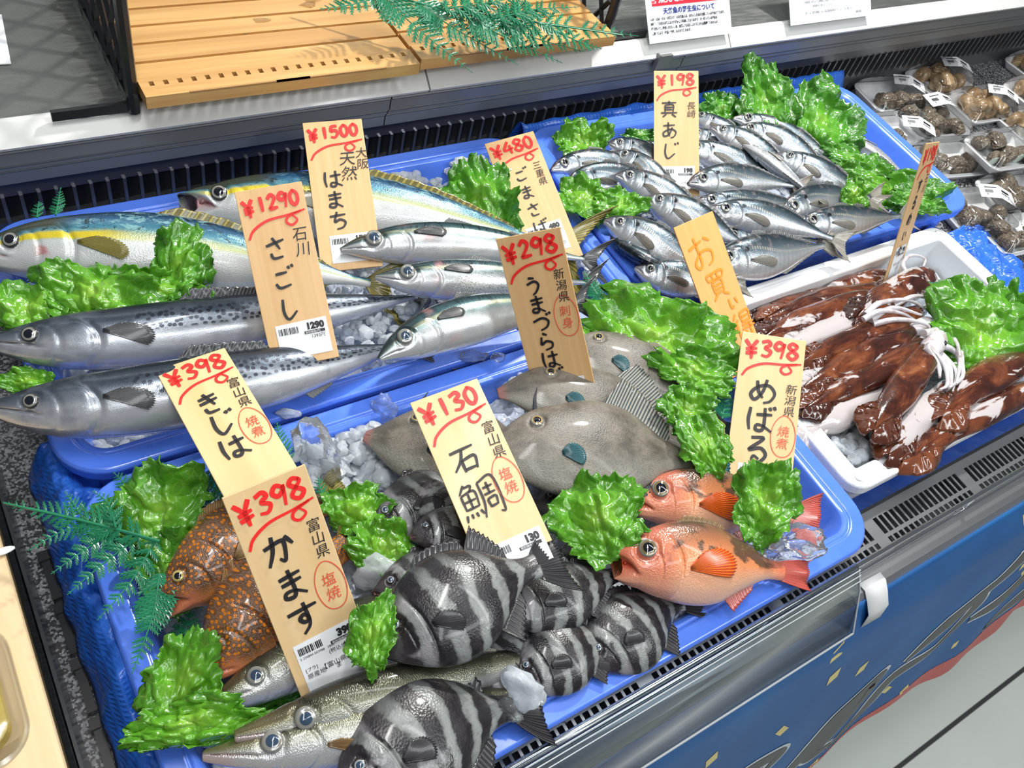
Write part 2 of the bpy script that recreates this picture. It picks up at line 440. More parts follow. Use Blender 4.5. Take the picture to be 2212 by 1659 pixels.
rr = random.Random(5)
for x, t in ((0.06, 0.30), (0.235, 0.13), (0.265, 0.27), (0.21, 0.44), (0.35, 0.36), (0.13, 0.62), (0.05, 0.52), (0.41, 0.97), (0.53, 0.80), (0.60, 0.92), (0.70, 0.78), (0.745, 0.40), (0.80, 0.36), (0.78, 0.46), (0.86, 0.34), (0.95, 0.52), (0.62, 0.06), (0.80, 0.12)):
    a = rr.uniform(0.2, 1.0); s = rr.uniform(0.010, 0.016)
    q = [(x + s * math.cos(a + k), t + 1.5 * s * math.sin(a + k) * (1 + 0.6 * (i % 2))) for i, k in enumerate((0, 1.2, 3.0, 4.2))]
    b1.add([bpt(u, v) for u, v in q], [(0, 1, 2, 3)])
b1.obj('yellow_fleck', flat('banner_yellow', (0.70, 0.58, 0.20), 0.45), bn)['kind'] = 'stuff'
# white tape holding the banner
tp = [(-0.002, -0.392, -0.0285), (0, -0.402, -0.030), (0.001, -0.4125, -0.040), (0.004, -0.425, -0.056), (0.006, -0.4300, -0.082)]
V = [(0.262 + q[0], q[1], q[2]) for q in tp] + [(0.300 + q[0] * 0.6, q[1] - 0.001, q[2] - 0.001) for q in tp]
m = NM('white_tape'); n = m.noise(m.ob(), 900, 2)
tpo = mesh('cloth_tape', V, [(i, i + 5, i + 6, i + 1) for i in range(4)], m.out((0.74, 0.74, 0.74), 0.6, normal=m.bump(n, 0.4, 0.0004)), loc=(0.28, -0.41, -0.085))
tpo.modifiers.new('thickness', 'SOLIDIFY').thickness = 0.001
tag(tpo, 'strip of white cloth tape holding the banner to the steel ledge', 'tape')
# clear acrylic front guard
g = empty('acrylic_guard', (-0.18, -0.40, -0.09)); tag(g, 'clear acrylic front guard panel clipped on the chrome rail', 'guard panel')
V = []
prof = [(-0.3735, 0.004), (-0.377, 0.006), (-0.382, 0.004), (-0.400, -0.018), (-0.431, -0.074)]
for x in (-0.62, 0.246): V += [(x, y, z) for y, z in prof]
p = mesh('panel', V, [(i, i + 1, i + 6, i + 5) for i in range(4)], M['acryl'], g, (-0.18, -0.40, -0.08)); p.modifiers.new('thickness', 'SOLIDIFY').thickness = 0.003
edge = flat('frosted_edge', (0.48, 0.51, 0.53), 0.35, 0, 0.1)
MB().tube([(-0.62, -0.4315, -0.0745), (0.246, -0.4315, -0.0745)], 0.0014, 6).obj('edge', edge, g)
MB().tube([(0.246, -0.382, 0.003), (0.246, -0.400, -0.019), (0.246, -0.4315, -0.0745)], 0.0012, 6).obj('edge', edge, g)
for i in range(3):
    yy, zz = -0.3835 - 0.0045 * i, 0.0045 - 0.0055 * i
    MB().tube([(-0.62, yy, zz), (0.246, yy, zz)], 0.0006, 6).obj('moulded_rib', edge, g)

# back of the counter: grille, shelf, rails
b = MB(); b.box(-0.75, 2.6, 0.50, 0.52, -0.13, -0.062)
b.box(-0.75, 2.6, 0.497, 0.50, -0.018, 0.03)
for i in range(165):
    x = -0.70 + i * 0.0205; b.box(x, x + 0.0042, 0.493, 0.50, -0.064, -0.016)
bgk = b.obj('back_grille', flat('grey_steel', (0.30, 0.31, 0.33), 0.3, 0.8), smooth=False); tag(bgk, 'dark slotted steel grille behind the trays below the shelf', 'grille')
b = MB(); b.box(-0.75, 2.6, 0.51, 0.53, -0.07, 0.03); b.obj('duct', M['dark'], bgk)
b = MB()
for x in (0.36, 1.21, 1.46, 1.9):
    b.tube([(x, 0.4995, -0.095), (x, 0.4905, -0.095)], 0.009, 14)
b.obj('bolt_hole', M['dark'], bgk)
b = MB(); b.box(-0.75, 2.6, 0.476, 1.0, 0.095, 0.107)
sh = b.obj('shelf', M['shelf'], loc=(0.5, 0.7, 0.095)); tag(sh, 'dull grey metal shelf above the back of the fish trays', 'shelf', kind='structure')
# stepped front: white price rail and two grey mouldings with joints
pr = empty('price_rail', (0.5, 0.455, 0.02)); tag(pr, 'white price rail with grey stepped mouldings along the shelf front', 'rail')
for xa, xb in ((-0.75, 0.105), (0.108, 0.70), (0.703, 2.6)):
    b = MB(); b.add([(x, y, z) for x in (xa, xb) for y, z in ((0.480, 0.1075), (0.476, 0.1085), (0.472, 0.1070), (0.450, 0.0885), (0.452, 0.084), (0.480, 0.084))],
                    [(0, 1, 7, 6), (1, 2, 8, 7), (2, 3, 9, 8), (3, 4, 10, 9), (4, 5, 11, 10), (5, 0, 6, 11), (0, 5, 4, 3, 2, 1), (6, 7, 8, 9, 10, 11)])
    b.obj('white_strip', M['white'], pr, smooth=False)
for xa, xb in ((-0.75, 0.048), (0.05, 0.60), (0.602, 2.6)):
    b = MB()
    for y, z1, z0 in ((0.456, 0.083, 0.060), (0.461, 0.060, 0.049), (0.466, 0.049, 0.026)):
        b.box(xa, xb, y, 0.50, z0, z1 - 0.0015)
        b.tube([(xa, y, z1 - 0.004), (xb, y, z1 - 0.004)], 0.0022, 6)
    b.obj('grey_moulding', M['alu'], pr, smooth=False)
b = MB(); b.obox((0.548, 0.4500, 0.080), [(0.016, 0, 0), (0, 0.003, 0), (0, 0, 0.012)]); b.box(0.531, 0.534, 0.444, 0.453, 0.066, 0.096)
b.obj('clip', M['alu'], pr, smooth=False)
# cabinet back panel behind the shelf
b = MB(); b.box(-1.0, 2.8, 1.0, 1.03, -0.8, 1.3)
wl = b.obj('wall_back', flat('cabinet_back', (0.34, 0.37, 0.37), 0.3, 0.4)); struct(wl)

# bamboo slatted boards on the shelf
def board(x0, x1, y0, y1, z, label):
    t = empty('bamboo_board', ((x0 + x1) / 2, (y0 + y1) / 2, z)); tag(t, label, 'board', 'bamboo boards on the shelf')
    xf = 0.028
    b = MB(); b.box(x0, x1, y0, y0 + 0.020, z, z + 0.016); b.box(x0, x1, y0 + 0.0285, y0 + 0.034, z, z + 0.016)
    n = int((x1 - x0) / 0.0165)
    for i in range(n + 1):
        xa = x0 + i * (x1 - x0 - 0.011) / n; b.box(xa, xa + 0.011, y0 + 0.020, y0 + 0.0285, z, z + 0.016)
    b.obj('front_strip', M['bamboo'], t, smooth=False)
    y = y0 + 0.0345; k = 0
    while y < y1:
        b = MB(); b.box(x0, x1, y, y + 0.033, z, z + 0.0135)
        for xa, xb in ((x0, x0 + 0.16), (x0 + 0.20, x1 - 0.2), (x1 - 0.16, x1)): b.box(xa, xb, y + 0.033, y + 0.0375, z, z + 0.010)
        b.obj('slat', M['bamboo'], t, smooth=False); y += 0.0378; k += 1
    for xa in (x0 + 0.03, x1 - 0.05):
        b = MB(); b.box(xa, xa + 0.02, y0 + 0.05, y1, z - 0.0233, z); b.obj('bearer', M['bamboo'], t, smooth=False)
    b = MB()
    for xa, xb in ((x0 + 0.05, x0 + 0.2), (x1 - 0.2, x1 - 0.05)): b.box(xa, xb, y0 - 0.0004, y0 + 0.002, z + 0.0145, z + 0.0165)
    b.obj('notch', flat('notch', (0.40, 0.22, 0.08), 0.5), t, smooth=False)


board(-0.284, 0.072, 0.432, 0.86, 0.1305, 'wet slatted bamboo board at the left beside the black lattice crate')
board(0.078, 0.415, 0.440, 0.86, 0.1305, 'bamboo board lying beneath the big green fern branch')
rr = random.Random(3)
wm = NM('water_film').out((1, 1, 1), 0.02, 0, None, Transmission_Weight=1.0, IOR=1.33)
b = MB()
for i in range(24):
    cx, cy, s = rr.uniform(-0.16, 0.05), rr.uniform(0.56, 0.76), rr.uniform(0.003, 0.013)
    ring = [(cx + s * (1 + 0.25 * math.sin(3 * a + i)) * math.cos(a), cy + s * 0.6 * (1 + 0.25 * math.sin(2 * a + i)) * math.sin(a)) for a in np.linspace(0, 2 * PI, 14, endpoint=False)]
    V = [(x, y, 0.1442) for x, y in ring] + [(cx + (x - cx) * 0.7, cy + (y - cy) * 0.7, 0.1452) for x, y in ring] + [(cx, cy, 0.1455)]
    b.add(V, [(j, (j + 1) % 14, 14 + (j + 1) % 14, 14 + j) for j in range(14)] + [(14 + j, 14 + (j + 1) % 14, 28) for j in range(14)])
tag(b.obj('water_drops', wm), 'drops of water scattered on the left bamboo board', 'water', kind='stuff')


def crate(x, y0, y1, z, h, label, side=1):
    """black plastic lattice crate end: frame with diagonal lattice walls"""
    t = empty('lattice_crate', (x, (y0 + y1) / 2, z)); tag(t, label, 'crate', 'black lattice crates on the shelf')
    b = MB(); th = 0.004
    b.box(x - th, x + th, y0, y1, z, z + 0.014); b.box(x - th, x + th, y0, y1, z + h - 0.014, z + h)
    b.obj('rail', M['black'], t, smooth=False)
    b = MB(); k = int((y1 - y0) / 0.052)
    for i in range(-3, k + 3):
        for sg in (1, -1):
            ya = y0 + i * 0.052; yb = ya + sg * h * 0.62
            pts = [(x, ya + (yb - ya) * t_, z + h * t_) for t_ in np.linspace(0, 1, 9)]
            pts = [q for q in pts if y0 <= q[1] <= y1]
            if len(pts) > 1: b.tube(pts, 0.0045, 4)
    b.obj('lattice', M['black'], t, smooth=False)
    for yy in (y0, y1): MB().tube([(x, yy, z), (x, yy, z + h)], 0.0075, 8).obj('corner_post', M['black'], t)
    xb = x - side * 0.09
    for ya in (y0, y1 - 0.006):
        b = MB(); b.box(min(x, xb), max(x, xb), ya, ya + 0.006, z, z + 0.012); b.obj('foot', M['black'], t, smooth=False)


crate(-0.292, 0.462, 0.92, 0.1075, 0.17, 'black plastic lattice crate standing left of the bamboo boards', 1)
crate(0.432, 0.482, 0.92, 0.1075, 0.17, 'black plastic lattice crate standing right of the fern branch', -1)

# left neighbour: pale wood counter, clear divider, jointed black strip
b = MB(); b.box(-1.2, -0.5520, -0.75, 0.14, -0.03, 0.0)
wt = b.obj('wooden_counter', M['pine'], smooth=False); tag(wt, 'pale wooden counter top at the far left edge', 'counter')
b = MB(); b.box(-1.2, -0.556, -0.75, 0.14, -0.13, -0.031); b.obj('apron', flat('dark_apron', (0.03, 0.03, 0.032), 0.4), wt, smooth=False)
dv = empty('divider', (-0.546, -0.1, -0.10)); tag(dv, 'clear acrylic divider strip between the wooden counter and the stone deck', 'divider')
b = MB(); b.box(-0.5495, -0.5455, -0.75, 0.40, -0.10, 0.004); b.obj('sheet', M['acryl'], dv, smooth=False)
b = MB(); b.box(-0.5445, -0.5415, -0.75, 0.40, -0.10, -0.012); b.obj('black_rail', M['black'], dv, smooth=False)
cs = empty('jointed_strip', (-0.527, -0.15, -0.10)); tag(cs, 'black jointed plastic strip lying on the stone deck beside the tray', 'strip')
for i in range(9):
    ya = 0.04 - i * 0.062
    b = MB(); b.box(-0.531, -0.523, ya - 0.054, ya, -0.1, -0.090); b.obj('link', M['black'], cs, smooth=False)
    b = MB(); b.box(-0.533, -0.521, ya - 0.010, ya + 0.001, -0.1, -0.086); b.obj('joint', M['black'], cs, smooth=False)

# blue tarpaulin under the trays
def tarp(x0, x1, y0, y1, hf, label, nx=50, ny=50, seed=1, amp=.012):
    V = []; 
    for j in range(ny + 1):
        for i in range(nx + 1):
            x = x0 + (x1 - x0) * i / nx; y = y0 + (y1 - y0) * j / ny
            wv = mnoise.noise(Vector((x * 22 + seed, y * 22, 0))) * 0.5 + 0.5 * abs(mnoise.noise(Vector((x * 45, y * 45, seed))))
            V.append((x + 0.008 * mnoise.noise(Vector((y * 30, seed, x * 5))), y + 0.006 * mnoise.noise(Vector((x * 30, seed, 3))), hf(x, y) + amp * wv + (amp - .012) * 1.2 * abs(mnoise.noise(Vector((x * 60 + y * 25, y * 40 - x * 20, seed))))))
    F = [(j * (nx + 1) + i, j * (nx + 1) + i + 1, (j + 1) * (nx + 1) + i + 1, (j + 1) * (nx + 1) + i) for j in range(ny) for i in range(nx)]
    o = mesh('tarpaulin', V, F, M['tarp'], loc=((x0 + x1) / 2, (y0 + y1) / 2, -0.1)); o.modifiers.new('thickness', 'SOLIDIFY').thickness = 0.0012
    return tag(o, label, 'tarpaulin', 'blue tarpaulins under the trays')


def hl(x, y):
    s = min(1, max(0, (x + 0.525) / 0.05)); return -0.097 + 0.072 * math.sin(PI * min(1, s * .75)) * (1 if x < -0.46 else 0.5) + 0.014 * math.sin(y * 38) * s + 0.008 * math.sin(y * 90 + x * 60) * s
tarp(-0.522, -0.42, -0.42, 0.13, hl, 'crumpled blue tarpaulin bulging out along the left side of the front tray', 40, 150, 4, .020)
def hr(x, y):
    return -0.097 + 0.05 * math.exp(-((x - 0.93) / 0.05) ** 2) + 0.018 * math.exp(-((x - 1.06) / 0.06) ** 2)
tarp(0.86, 1.13, -0.32, 0.055, hr, 'crumpled blue tarpaulin between the foam squid box and the shellfish packs', 90, 110, 9, .024)
tarp(0.30, 0.90, -0.348, -0.28, lambda x, y: -0.094 + 0.022 * math.exp(-((y + 0.322) / 0.02) ** 2), 'strip of blue tarpaulin showing along the front foot of the foam squid box', 90, 14, 2)
def hb(x, y): return -0.095 + 0.08 * math.exp(-((y - 0.466) / 0.025) ** 2)
tarp(0.30, 1.10, 0.430, 0.492, hb, 'blue tarpaulin edge rising behind the horse mackerel tray', 70, 16, 7)
tarp(-0.56, 0.30, 0.437, 0.492, lambda x, y: -0.095 + 0.03 * math.exp(-((y - 0.466) / 0.025) ** 2), 'low blue tarpaulin fold behind the yellowtail tray', 70, 16, 5)

# trays
def tray(x0, x1, y0, y1, label, z=0.0, xf=None):
    b = MB()
    prof = [(0.020, z - 0.093), (0.016, z - 0.022), (0.002, z - 0.020), (0.0, z - 0.004), (0.003, z), (0.020, z), (0.0225, z - 0.0025), (0.025, z - 0.0005), (0.030, z - 0.003), (0.034, z - 0.012), (0.056, z - 0.086), (0.064, z - 0.090)]
    loft(b, x0, x1, y0, y1, 0.056, prof, 10, 0, True, True, xf)
    o = b.obj('fish_tray', M['tray'], loc=((x0 + x1) / 2, (y0 + y1) / 2, z - 0.093))
    bv = o.modifiers.new('soften', 'BEVEL'); bv.width = 0.0012; bv.segments = 2; bv.limit_method = 'ANGLE'; bv.angle_limit = 0.6
    return tag(o, label, 'tray', 'blue plastic fish trays')


tray(-0.490, 0.315, -0.364, 0.046, 'blue plastic tray at the front holding striped fish and filefish')
tray(-0.490, 0.260, 0.052, 0.435, 'blue plastic tray in the left middle holding yellowtail and mackerel')
th = math.radians(-1.5); cx_, cy_ = 0.645, 0.24
def rotc(q):
    dx, dy = q[0] - cx_, q[1] - cy_
    return (cx_ + dx * math.cos(th) - dy * math.sin(th), cy_ + dx * math.sin(th) + dy * math.cos(th), q[2])
tray(0.267, 1.025, 0.052, 0.428, 'blue plastic tray at the back right heaped with horse mackerel', 0.0, rotc)
# squid box
b = MB()
loft(b, 0.322, 0.884, -0.306, 0.028, 0.03, [(0.016, -0.098), (0.014, -0.040), (0.006, -0.036), (0.004, -0.018), (0.0, -0.014), (0.0, 0.0), (0.003, 0.003), (0.008, 0.003), (0.0095, 0.001), (0.011, 0.003), (0.026, 0.003), (0.029, 0.0), (0.034, -0.082), (0.04, -0.086)], 8, 0, True, True)
fb = b.obj('foam_box', M['foam']); tag(fb, 'white foam box of squid to the right of the front tray', 'box')
bv = fb.modifiers.new('soften', 'BEVEL'); bv.width = 0.0015; bv.segments = 2; bv.limit_method = 'ANGLE'; bv.angle_limit = 0.6
for x, y in ((0.344, -0.288), (0.864, -0.288), (0.864, 0.010)): MB().tube([(x, y, 0.0025), (x, y, 0.0045)], 0.0068, 18).obj('corner_stud', M['foam'], fb)
# ------------------------------------------------------------------ fish skins: UV.x runs snout to tail, UV.y belly (0) to back (1)
def skin_base(name, ax):
    m = NM(name); u, h, _ = m.sep(m.uv()); r = m.rnd()
    v = m.com(m.ma('ADD', m.ma('MULTIPLY', u, ax), m.ma('MULTIPLY', r, 9.0)), h, m.ma('MULTIPLY', r, 5.0))
    return m, u, h, v, r


def scale_bump(m, v, sc, st=0.25, extra=None):
    a = m.vor(v, sc)
    if extra is not None: a = m.ma('ADD', a, extra)
    return m.bump(a, st, 0.0012)


def mouth_mix(m, c, mc=(0.30, 0.05, 0.05)):
    return m.mix(m.mask()[0], c, mc)


S = {}
# horse mackerel
m, u, h, v, r = skin_base('horse_mackerel_skin', 4.0)
n = m.noise(v, 3.5, 4); hh = m.ma('ADD', h, m.ma('MULTIPLY', m.ma('SUBTRACT', n, 0.5), 0.16))
c = m.ramp(hh, [(0, (0.62, 0.64, 0.66)), (0.30, (0.60, 0.62, 0.64)), (0.48, (0.38, 0.43, 0.47)), (0.66, (0.13, 0.18, 0.215)), (0.82, (0.040, 0.065, 0.08)), (1, (0.012, 0.02, 0.025))])
c = m.mix(m.ma('MULTIPLY', m.ss(m.noise(v, 7, 3), 0.5, 0.75), 0.35), c, (0.55, 0.42, 0.40))
c = m.mix(m.ma('MULTIPLY', m.ss(m.ma('SINE', m.ma('MULTIPLY', u, 150.0)), 0.2, 0.9), m.ma('MULTIPLY', m.ss(u, 0.3, 0.4), m.ss(h, 0.62, 0.5, 0, 0.22))), c, (0.22, 0.30, 0.36))
ln = m.ma('ABSOLUTE', m.ma('SUBTRACT', h, m.ss(u, 0.28, 0.62, 0.70, 0.50)))
lin = m.ma('MULTIPLY', m.ss(ln, 0.045, 0.018), m.ss(u, 0.26, 0.34))
tk = m.ss(m.ma('SINE', m.ma('MULTIPLY', u, 330.0)), -0.3, 0.6)
c = m.mix(m.ma('MULTIPLY', lin, m.ma('MULTIPLY_ADD', tk, 0.65, 0.15)), c, (0.60, 0.58, 0.48))
sp = m.ma('SQRT', m.ma('ADD', m.ma('POWER', m.ma('MULTIPLY', m.ma('SUBTRACT', u, 0.265), 4.4), 2.0), m.ma('POWER', m.ma('SUBTRACT', h, 0.70), 2.0)))
c = m.mix(m.ss(sp, 0.09, 0.045), c, (0.012, 0.012, 0.015))
c = m.mix(m.ma('MULTIPLY', m.ss(u, 0.10, 0.02), m.ss(h, 0.4, 0.7, 0.15, 0.75)), c, (0.16, 0.10, 0.10))
S['aji'] = m.out(mouth_mix(m, c, (0.25, 0.07, 0.07)), m.ss(n, 0.3, 0.7, 0.18, 0.34), 0.55, 0.4, scale_bump(m, v, 42, 0.14, m.ma('MULTIPLY', m.ma('MULTIPLY', lin, tk), 1.8)))
# mackerel
def mackerel(name, dots):
    m, u, h, v, r = skin_base(name, 4.6)
    n = m.noise(v, 4, 4); wv = m.noise(m.vm('MULTIPLY', v, (9, 2.2, 1)), 2.2, 2, 0.5, 1.2)
    hh = m.ma('ADD', h, m.ma('MULTIPLY', m.ma('SUBTRACT', n, 0.5), 0.07))
    c = m.ramp(hh, [(0, (0.64, 0.65, 0.66)), (0.4, (0.60, 0.62, 0.63)), (0.56, (0.52, 0.54, 0.54)), (0.70, (0.20, 0.30, 0.30)), (0.82, (0.05, 0.12, 0.135)), (1, (0.012, 0.03, 0.04))])
    c = m.mix(m.ma('MULTIPLY', m.ss(wv, 0.52, 0.6), m.ma('MULTIPLY', m.ss(h, 0.70, 0.80), m.ss(u, 0.2, 0.26))), c, (0.012, 0.03, 0.04))
    c = m.mix(m.ma('MULTIPLY', m.ss(h, 0.68, 0.74), m.ss(h, 0.84, 0.77, 0, 0.6)), c, (0.52, 0.52, 0.32))
    if dots:
        d = m.vor(m.vm('MULTIPLY', v, (2.0, 1.6, 1)), 13, dim='2D')
        c = m.mix(m.ma('MULTIPLY', m.ss(d, 0.30, 0.18), m.ma('MULTIPLY', m.ss(h, 0.05, 0.3, 0.3, 0.8), m.ss(u, 0.26, 0.34))), c, (0.14, 0.16, 0.18))
    c = m.mix(m.ma('MULTIPLY', m.ma('MULTIPLY', m.ss(u, 0.16, 0.22, 1, 0), m.ss(h, 0.55, 0.72)), 0.85), c, (0.03, 0.05, 0.055))
    pk = m.ma('MULTIPLY', m.ss(m.noise(v, 2.0, 3), 0.52, 0.72), m.ma('MULTIPLY', m.ss(u, 0.2, 0.27), m.ss(u, 0.42, 0.32, 0, 0.5)))
    c = m.mix(pk, c, (0.80, 0.35, 0.35))
    return m.out(mouth_mix(m, c, (0.06, 0.05, 0.05)), m.ss(n, 0.3, 0.7, 0.2, 0.36), 0.5, 0.4, scale_bump(m, v, 55, 0.08))


S['saba'] = mackerel('mackerel_skin', False); S['gomasaba'] = mackerel('spotted_mackerel_skin', True)
# spanish mackerel
m, u, h, v, r = skin_base('spanish_mackerel_skin', 6.5)
n = m.noise(m.vm('MULTIPLY', v, (0.6, 1.6, 1)), 4, 5, 0.6); hh = m.ma('ADD', h, m.ma('MULTIPLY', m.ma('SUBTRACT', n, 0.5), 0.14))
c = m.ramp(hh, [(0, (0.40, 0.42, 0.50)), (0.28, (0.60, 0.62, 0.66)), (0.44, (0.50, 0.52, 0.55)), (0.58, (0.20, 0.225, 0.26)), (0.74, (0.07, 0.09, 0.12)), (1, (0.012, 0.018, 0.028))])
d = m.vor(m.vm('MULTIPLY', v, (1.2, 1.35, 1)), 8.5, rand=0.8, dim='2D')
c = m.mix(m.ma('MULTIPLY', m.ss(d, 0.40, 0.28), m.ma('MULTIPLY', m.ss(u, 0.27, 0.33), m.ma('MULTIPLY', m.ss(h, 0.50, 0.56), m.ss(h, 0.92, 0.80, 0, 0.92)))), c, (0.016, 0.02, 0.032))
hd = m.ss(u, 0.245, 0.215)
c = m.mix(m.ma('MULTIPLY', hd, m.ss(m.noise(v, 5, 4), 0.35, 0.7, 0, 0.45)), c, (0.20, 0.23, 0.28))
S['sagoshi'] = m.out(mouth_mix(m, c, (0.05, 0.03, 0.035)), m.ss(n, 0.3, 0.7, 0.18, 0.38), 0.55, 0.4, scale_bump(m, v, 60, 0.06, m.ma('MULTIPLY', m.noise(v, 9, 5), 1.2)))
# yellowtail
m, u, h, v, r = skin_base('yellowtail_skin', 4.0)
n = m.noise(v, 4.5, 5, 0.65); n2 = m.noise(m.vm('MULTIPLY', v, (1.2, 2.5, 1)), 4, 5, 0.7, 0.8); hh = m.ma('ADD', h, m.ma('MULTIPLY', m.ma('SUBTRACT', n, 0.5), 0.05))
c = m.ramp(hh, [(0, (0.58, 0.60, 0.57)), (0.4, (0.64, 0.65, 0.65)), (0.54, (0.58, 0.62, 0.60)), (0.60, (0.40, 0.48, 0.30)), (0.66, (0.20, 0.34, 0.30)), (0.75, (0.06, 0.22, 0.30)), (0.88, (0.02, 0.09, 0.19)), (1, (0.008, 0.02, 0.032))])
c = m.mix(m.ma('MULTIPLY', m.ss(n2, 0.50, 0.62), m.ma('MULTIPLY', m.ss(h, 0.64, 0.74, 0, 0.75), m.ss(u, 0.2, 0.3))), c, (0.30, 0.55, 0.55))
c = m.mix(m.ma('MULTIPLY', m.ss(m.noise(v, 7, 5, 0.75, 1.5), 0.55, 0.62), m.ss(h, 0.62, 0.74, 0, 0.9)), c, (0.010, 0.016, 0.025))
ye = m.ma('MULTIPLY', m.ma('MULTIPLY', m.ss(hh, 0.56, 0.60), m.ss(hh, 0.72, 0.66)), m.ss(u, 0.03, 0.10))
c = m.mix(m.ma('MULTIPLY', ye, m.ss(u, 0.40, 0.28, 0.22, 0.95)), c, (0.72, 0.56, 0.02))
c = m.mix(m.ma('MULTIPLY', m.ss(u, 0.26, 0.18), m.ss(h, 0.70, 0.80, 0, 0.9)), c, (0.055, 0.06, 0.03))
c = m.mix(m.ma('MULTIPLY', m.ma('MULTIPLY', m.ss(m.noise(v, 3.0, 4), 0.56, 0.66), m.ma('MULTIPLY', m.ss(u, 0.14, 0.18), m.ss(u, 0.27, 0.23))), m.ss(h, 0.56, 0.48, 0, 0.8)), c, (0.55, 0.12, 0.12))
S['hamachi'] = m.out(mouth_mix(m, c, (0.58, 0.32, 0.32)), m.ss(n, 0.3, 0.7, 0.18, 0.34), 0.22, 0.5, scale_bump(m, v, 62, 0.16))
# filefish
m, u, h, v, r = skin_base('filefish_skin', 2.3)
n = m.noise(v, 3.4, 6, 0.68); n2 = m.noise(v, 70, 2)
c = m.ramp(n, [(0.30, (0.055, 0.048, 0.036)), (0.46, (0.125, 0.110, 0.086)), (0.6, (0.20, 0.178, 0.142)), (0.72, (0.16, 0.125, 0.105))])
c = m.mix(m.ss(h, 0.45, 0.08, 0, 0.6), c, (0.31, 0.30, 0.255))
c = m.mix(m.ma('MULTIPLY', m.ss(n2, 0.48, 0.66), 0.5), c, (0.075, 0.066, 0.055))
c = m.mix(m.ss(m.noise(v, 6, 6, 0.8), 0.67, 0.74, 0, 0.7), c, (0.20, 0.07, 0.02))
c = m.mix(m.ss(u, 0.055, 0.012, 0, 0.85), c, (0.34, 0.14, 0.12))
S['kawahagi'] = m.out(mouth_mix(m, c, (0.30, 0.09, 0.08)), m.ss(n, 0.3, 0.7, 0.34, 0.5), 0.0, 0.15, m.bump(n2, 0.5, 0.0009))
# striped beakfish
m, u, h, v, r = skin_base('beakfish_skin', 2.0)
n = m.noise(v, 3.0, 4, 0.6); uu = m.ma('ADD', u, m.ma('ADD', m.ma('MULTIPLY', m.ma('SUBTRACT', n, 0.5), 0.13), m.ma('MULTIPLY', m.ma('POWER', m.ma('SUBTRACT', h, 0.5), 2.0), 0.22)))
bd = m.ma('SINE', m.ma('MULTIPLY_ADD', uu, 2 * PI * 6.4, -1.9))
c = m.ramp(m.ss(bd, -1.0, 1.0), [(0.0, (0.012, 0.010, 0.012)), (0.52, (0.018, 0.016, 0.018)), (0.66, (0.10, 0.105, 0.10)), (0.85, (0.18, 0.19, 0.185)), (1.0, (0.22, 0.235, 0.23))])
c = m.mix(m.ss(m.noise(v, 8, 4), 0.45, 0.7, 0, 0.45), c, (0.050, 0.044, 0.046))
c = m.mix(m.ss(h, 0.72, 1.0, 0, 0.85), c, (0.018, 0.017, 0.02))
c = m.mix(m.ss(u, 0.20, 0.10, 0, 0.85), c, (0.045, 0.036, 0.042))
c = m.mix(m.ma('MULTIPLY', m.ss(m.noise(v, 3.0, 3), .5, .62), m.ma('MULTIPLY', m.ss(u, 0.10, 0.16), m.ss(u, 0.27, 0.22, 0, .8))), c, (0.30, 0.28, 0.30))
c = m.mix(m.ss(u, 0.03, 0.006, 0, 0.7), c, (0.20, 0.09, 0.10))
S['ishidai'] = m.out(mouth_mix(m, c, (0.35, 0.18, 0.18)), m.ss(n, 0.3, 0.7, 0.24, 0.4), 0.0, 0.35, scale_bump(m, v, 48, 0.2))
# rockfish
m, u, h, v, r = skin_base('rockfish_skin', 2.4)
n = m.noise(v, 3.2, 5, 0.6); hh = m.ma('ADD', h, m.ma('MULTIPLY', m.ma('SUBTRACT', n, 0.5), 0.2))
c = m.ramp(hh, [(0, (0.66, 0.42, 0.38)), (0.22, (0.80, 0.44, 0.28)), (0.5, (0.78, 0.28, 0.11)), (0.75, (0.46, 0.17, 0.07)), (0.92, (0.20, 0.09, 0.05)), (1, (0.08, 0.04, 0.03))])
pt = m.ss(m.noise(v, 3.6, 4, 0.55), 0.47, 0.55)
c = m.mix(m.ma('MULTIPLY', pt, m.ss(hh, 0.40, 0.56, 0, 0.9)), c, (0.085, 0.05, 0.03))
c = m.mix(m.ma('MULTIPLY', m.ss(u, 0.34, 0.22), m.ss(h, 0.15, 0.5, 0.45, 0.75)), c, (0.62, 0.16, 0.09))
c = m.mix(m.ma('MULTIPLY', m.ss(u, 0.85, 1.0), 0.6), c, (0.75, 0.14, 0.08))
S['mebaru'] = m.out(mouth_mix(m, c, (0.62, 0.10, 0.05)), m.ss(n, 0.3, 0.7, 0.18, 0.32), 0.05, 0.5, scale_bump(m, v, 46, 0.28))
# grouper
m, u, h, v, r = skin_base('grouper_skin', 3.0)
n = m.noise(v, 3.0, 4); d = m.vor(v, 14, rand=0.8, dim='2D'); e = m.vor(v, 14, 'DISTANCE_TO_EDGE', 0.8, dim='2D')
c = m.ramp(n, [(0.3, (0.085, 0.038, 0.014)), (0.6, (0.14, 0.062, 0.022)), (0.8, (0.19, 0.10, 0.045))])
c = m.mix(m.ma('MULTIPLY', m.ss(e, 0.10, 0.02), 0.28), c, (0.26, 0.20, 0.20))
c = m.mix(m.ss(h, 0.36, 0.12, 0, 0.9), c, (0.60, 0.23, 0.07))
c = m.mix(m.ma('MULTIPLY', m.ss(u, 0.2, 0.12), m.ss(h, 0.55, 0.25, 0, 0.8)), c, (0.70, 0.22, 0.11))
c = m.mix(m.ma('MULTIPLY', m.ss(d, 0.30, 0.22), m.ss(h, 0.25, 0.45)), c, (0.56, 0.165, 0.008))
S['kijihata'] = m.out(mouth_mix(m, c, (0.28, 0.07, 0.04)), 0.24, 0.0, 0.6, scale_bump(m, v, 60, 0.3))
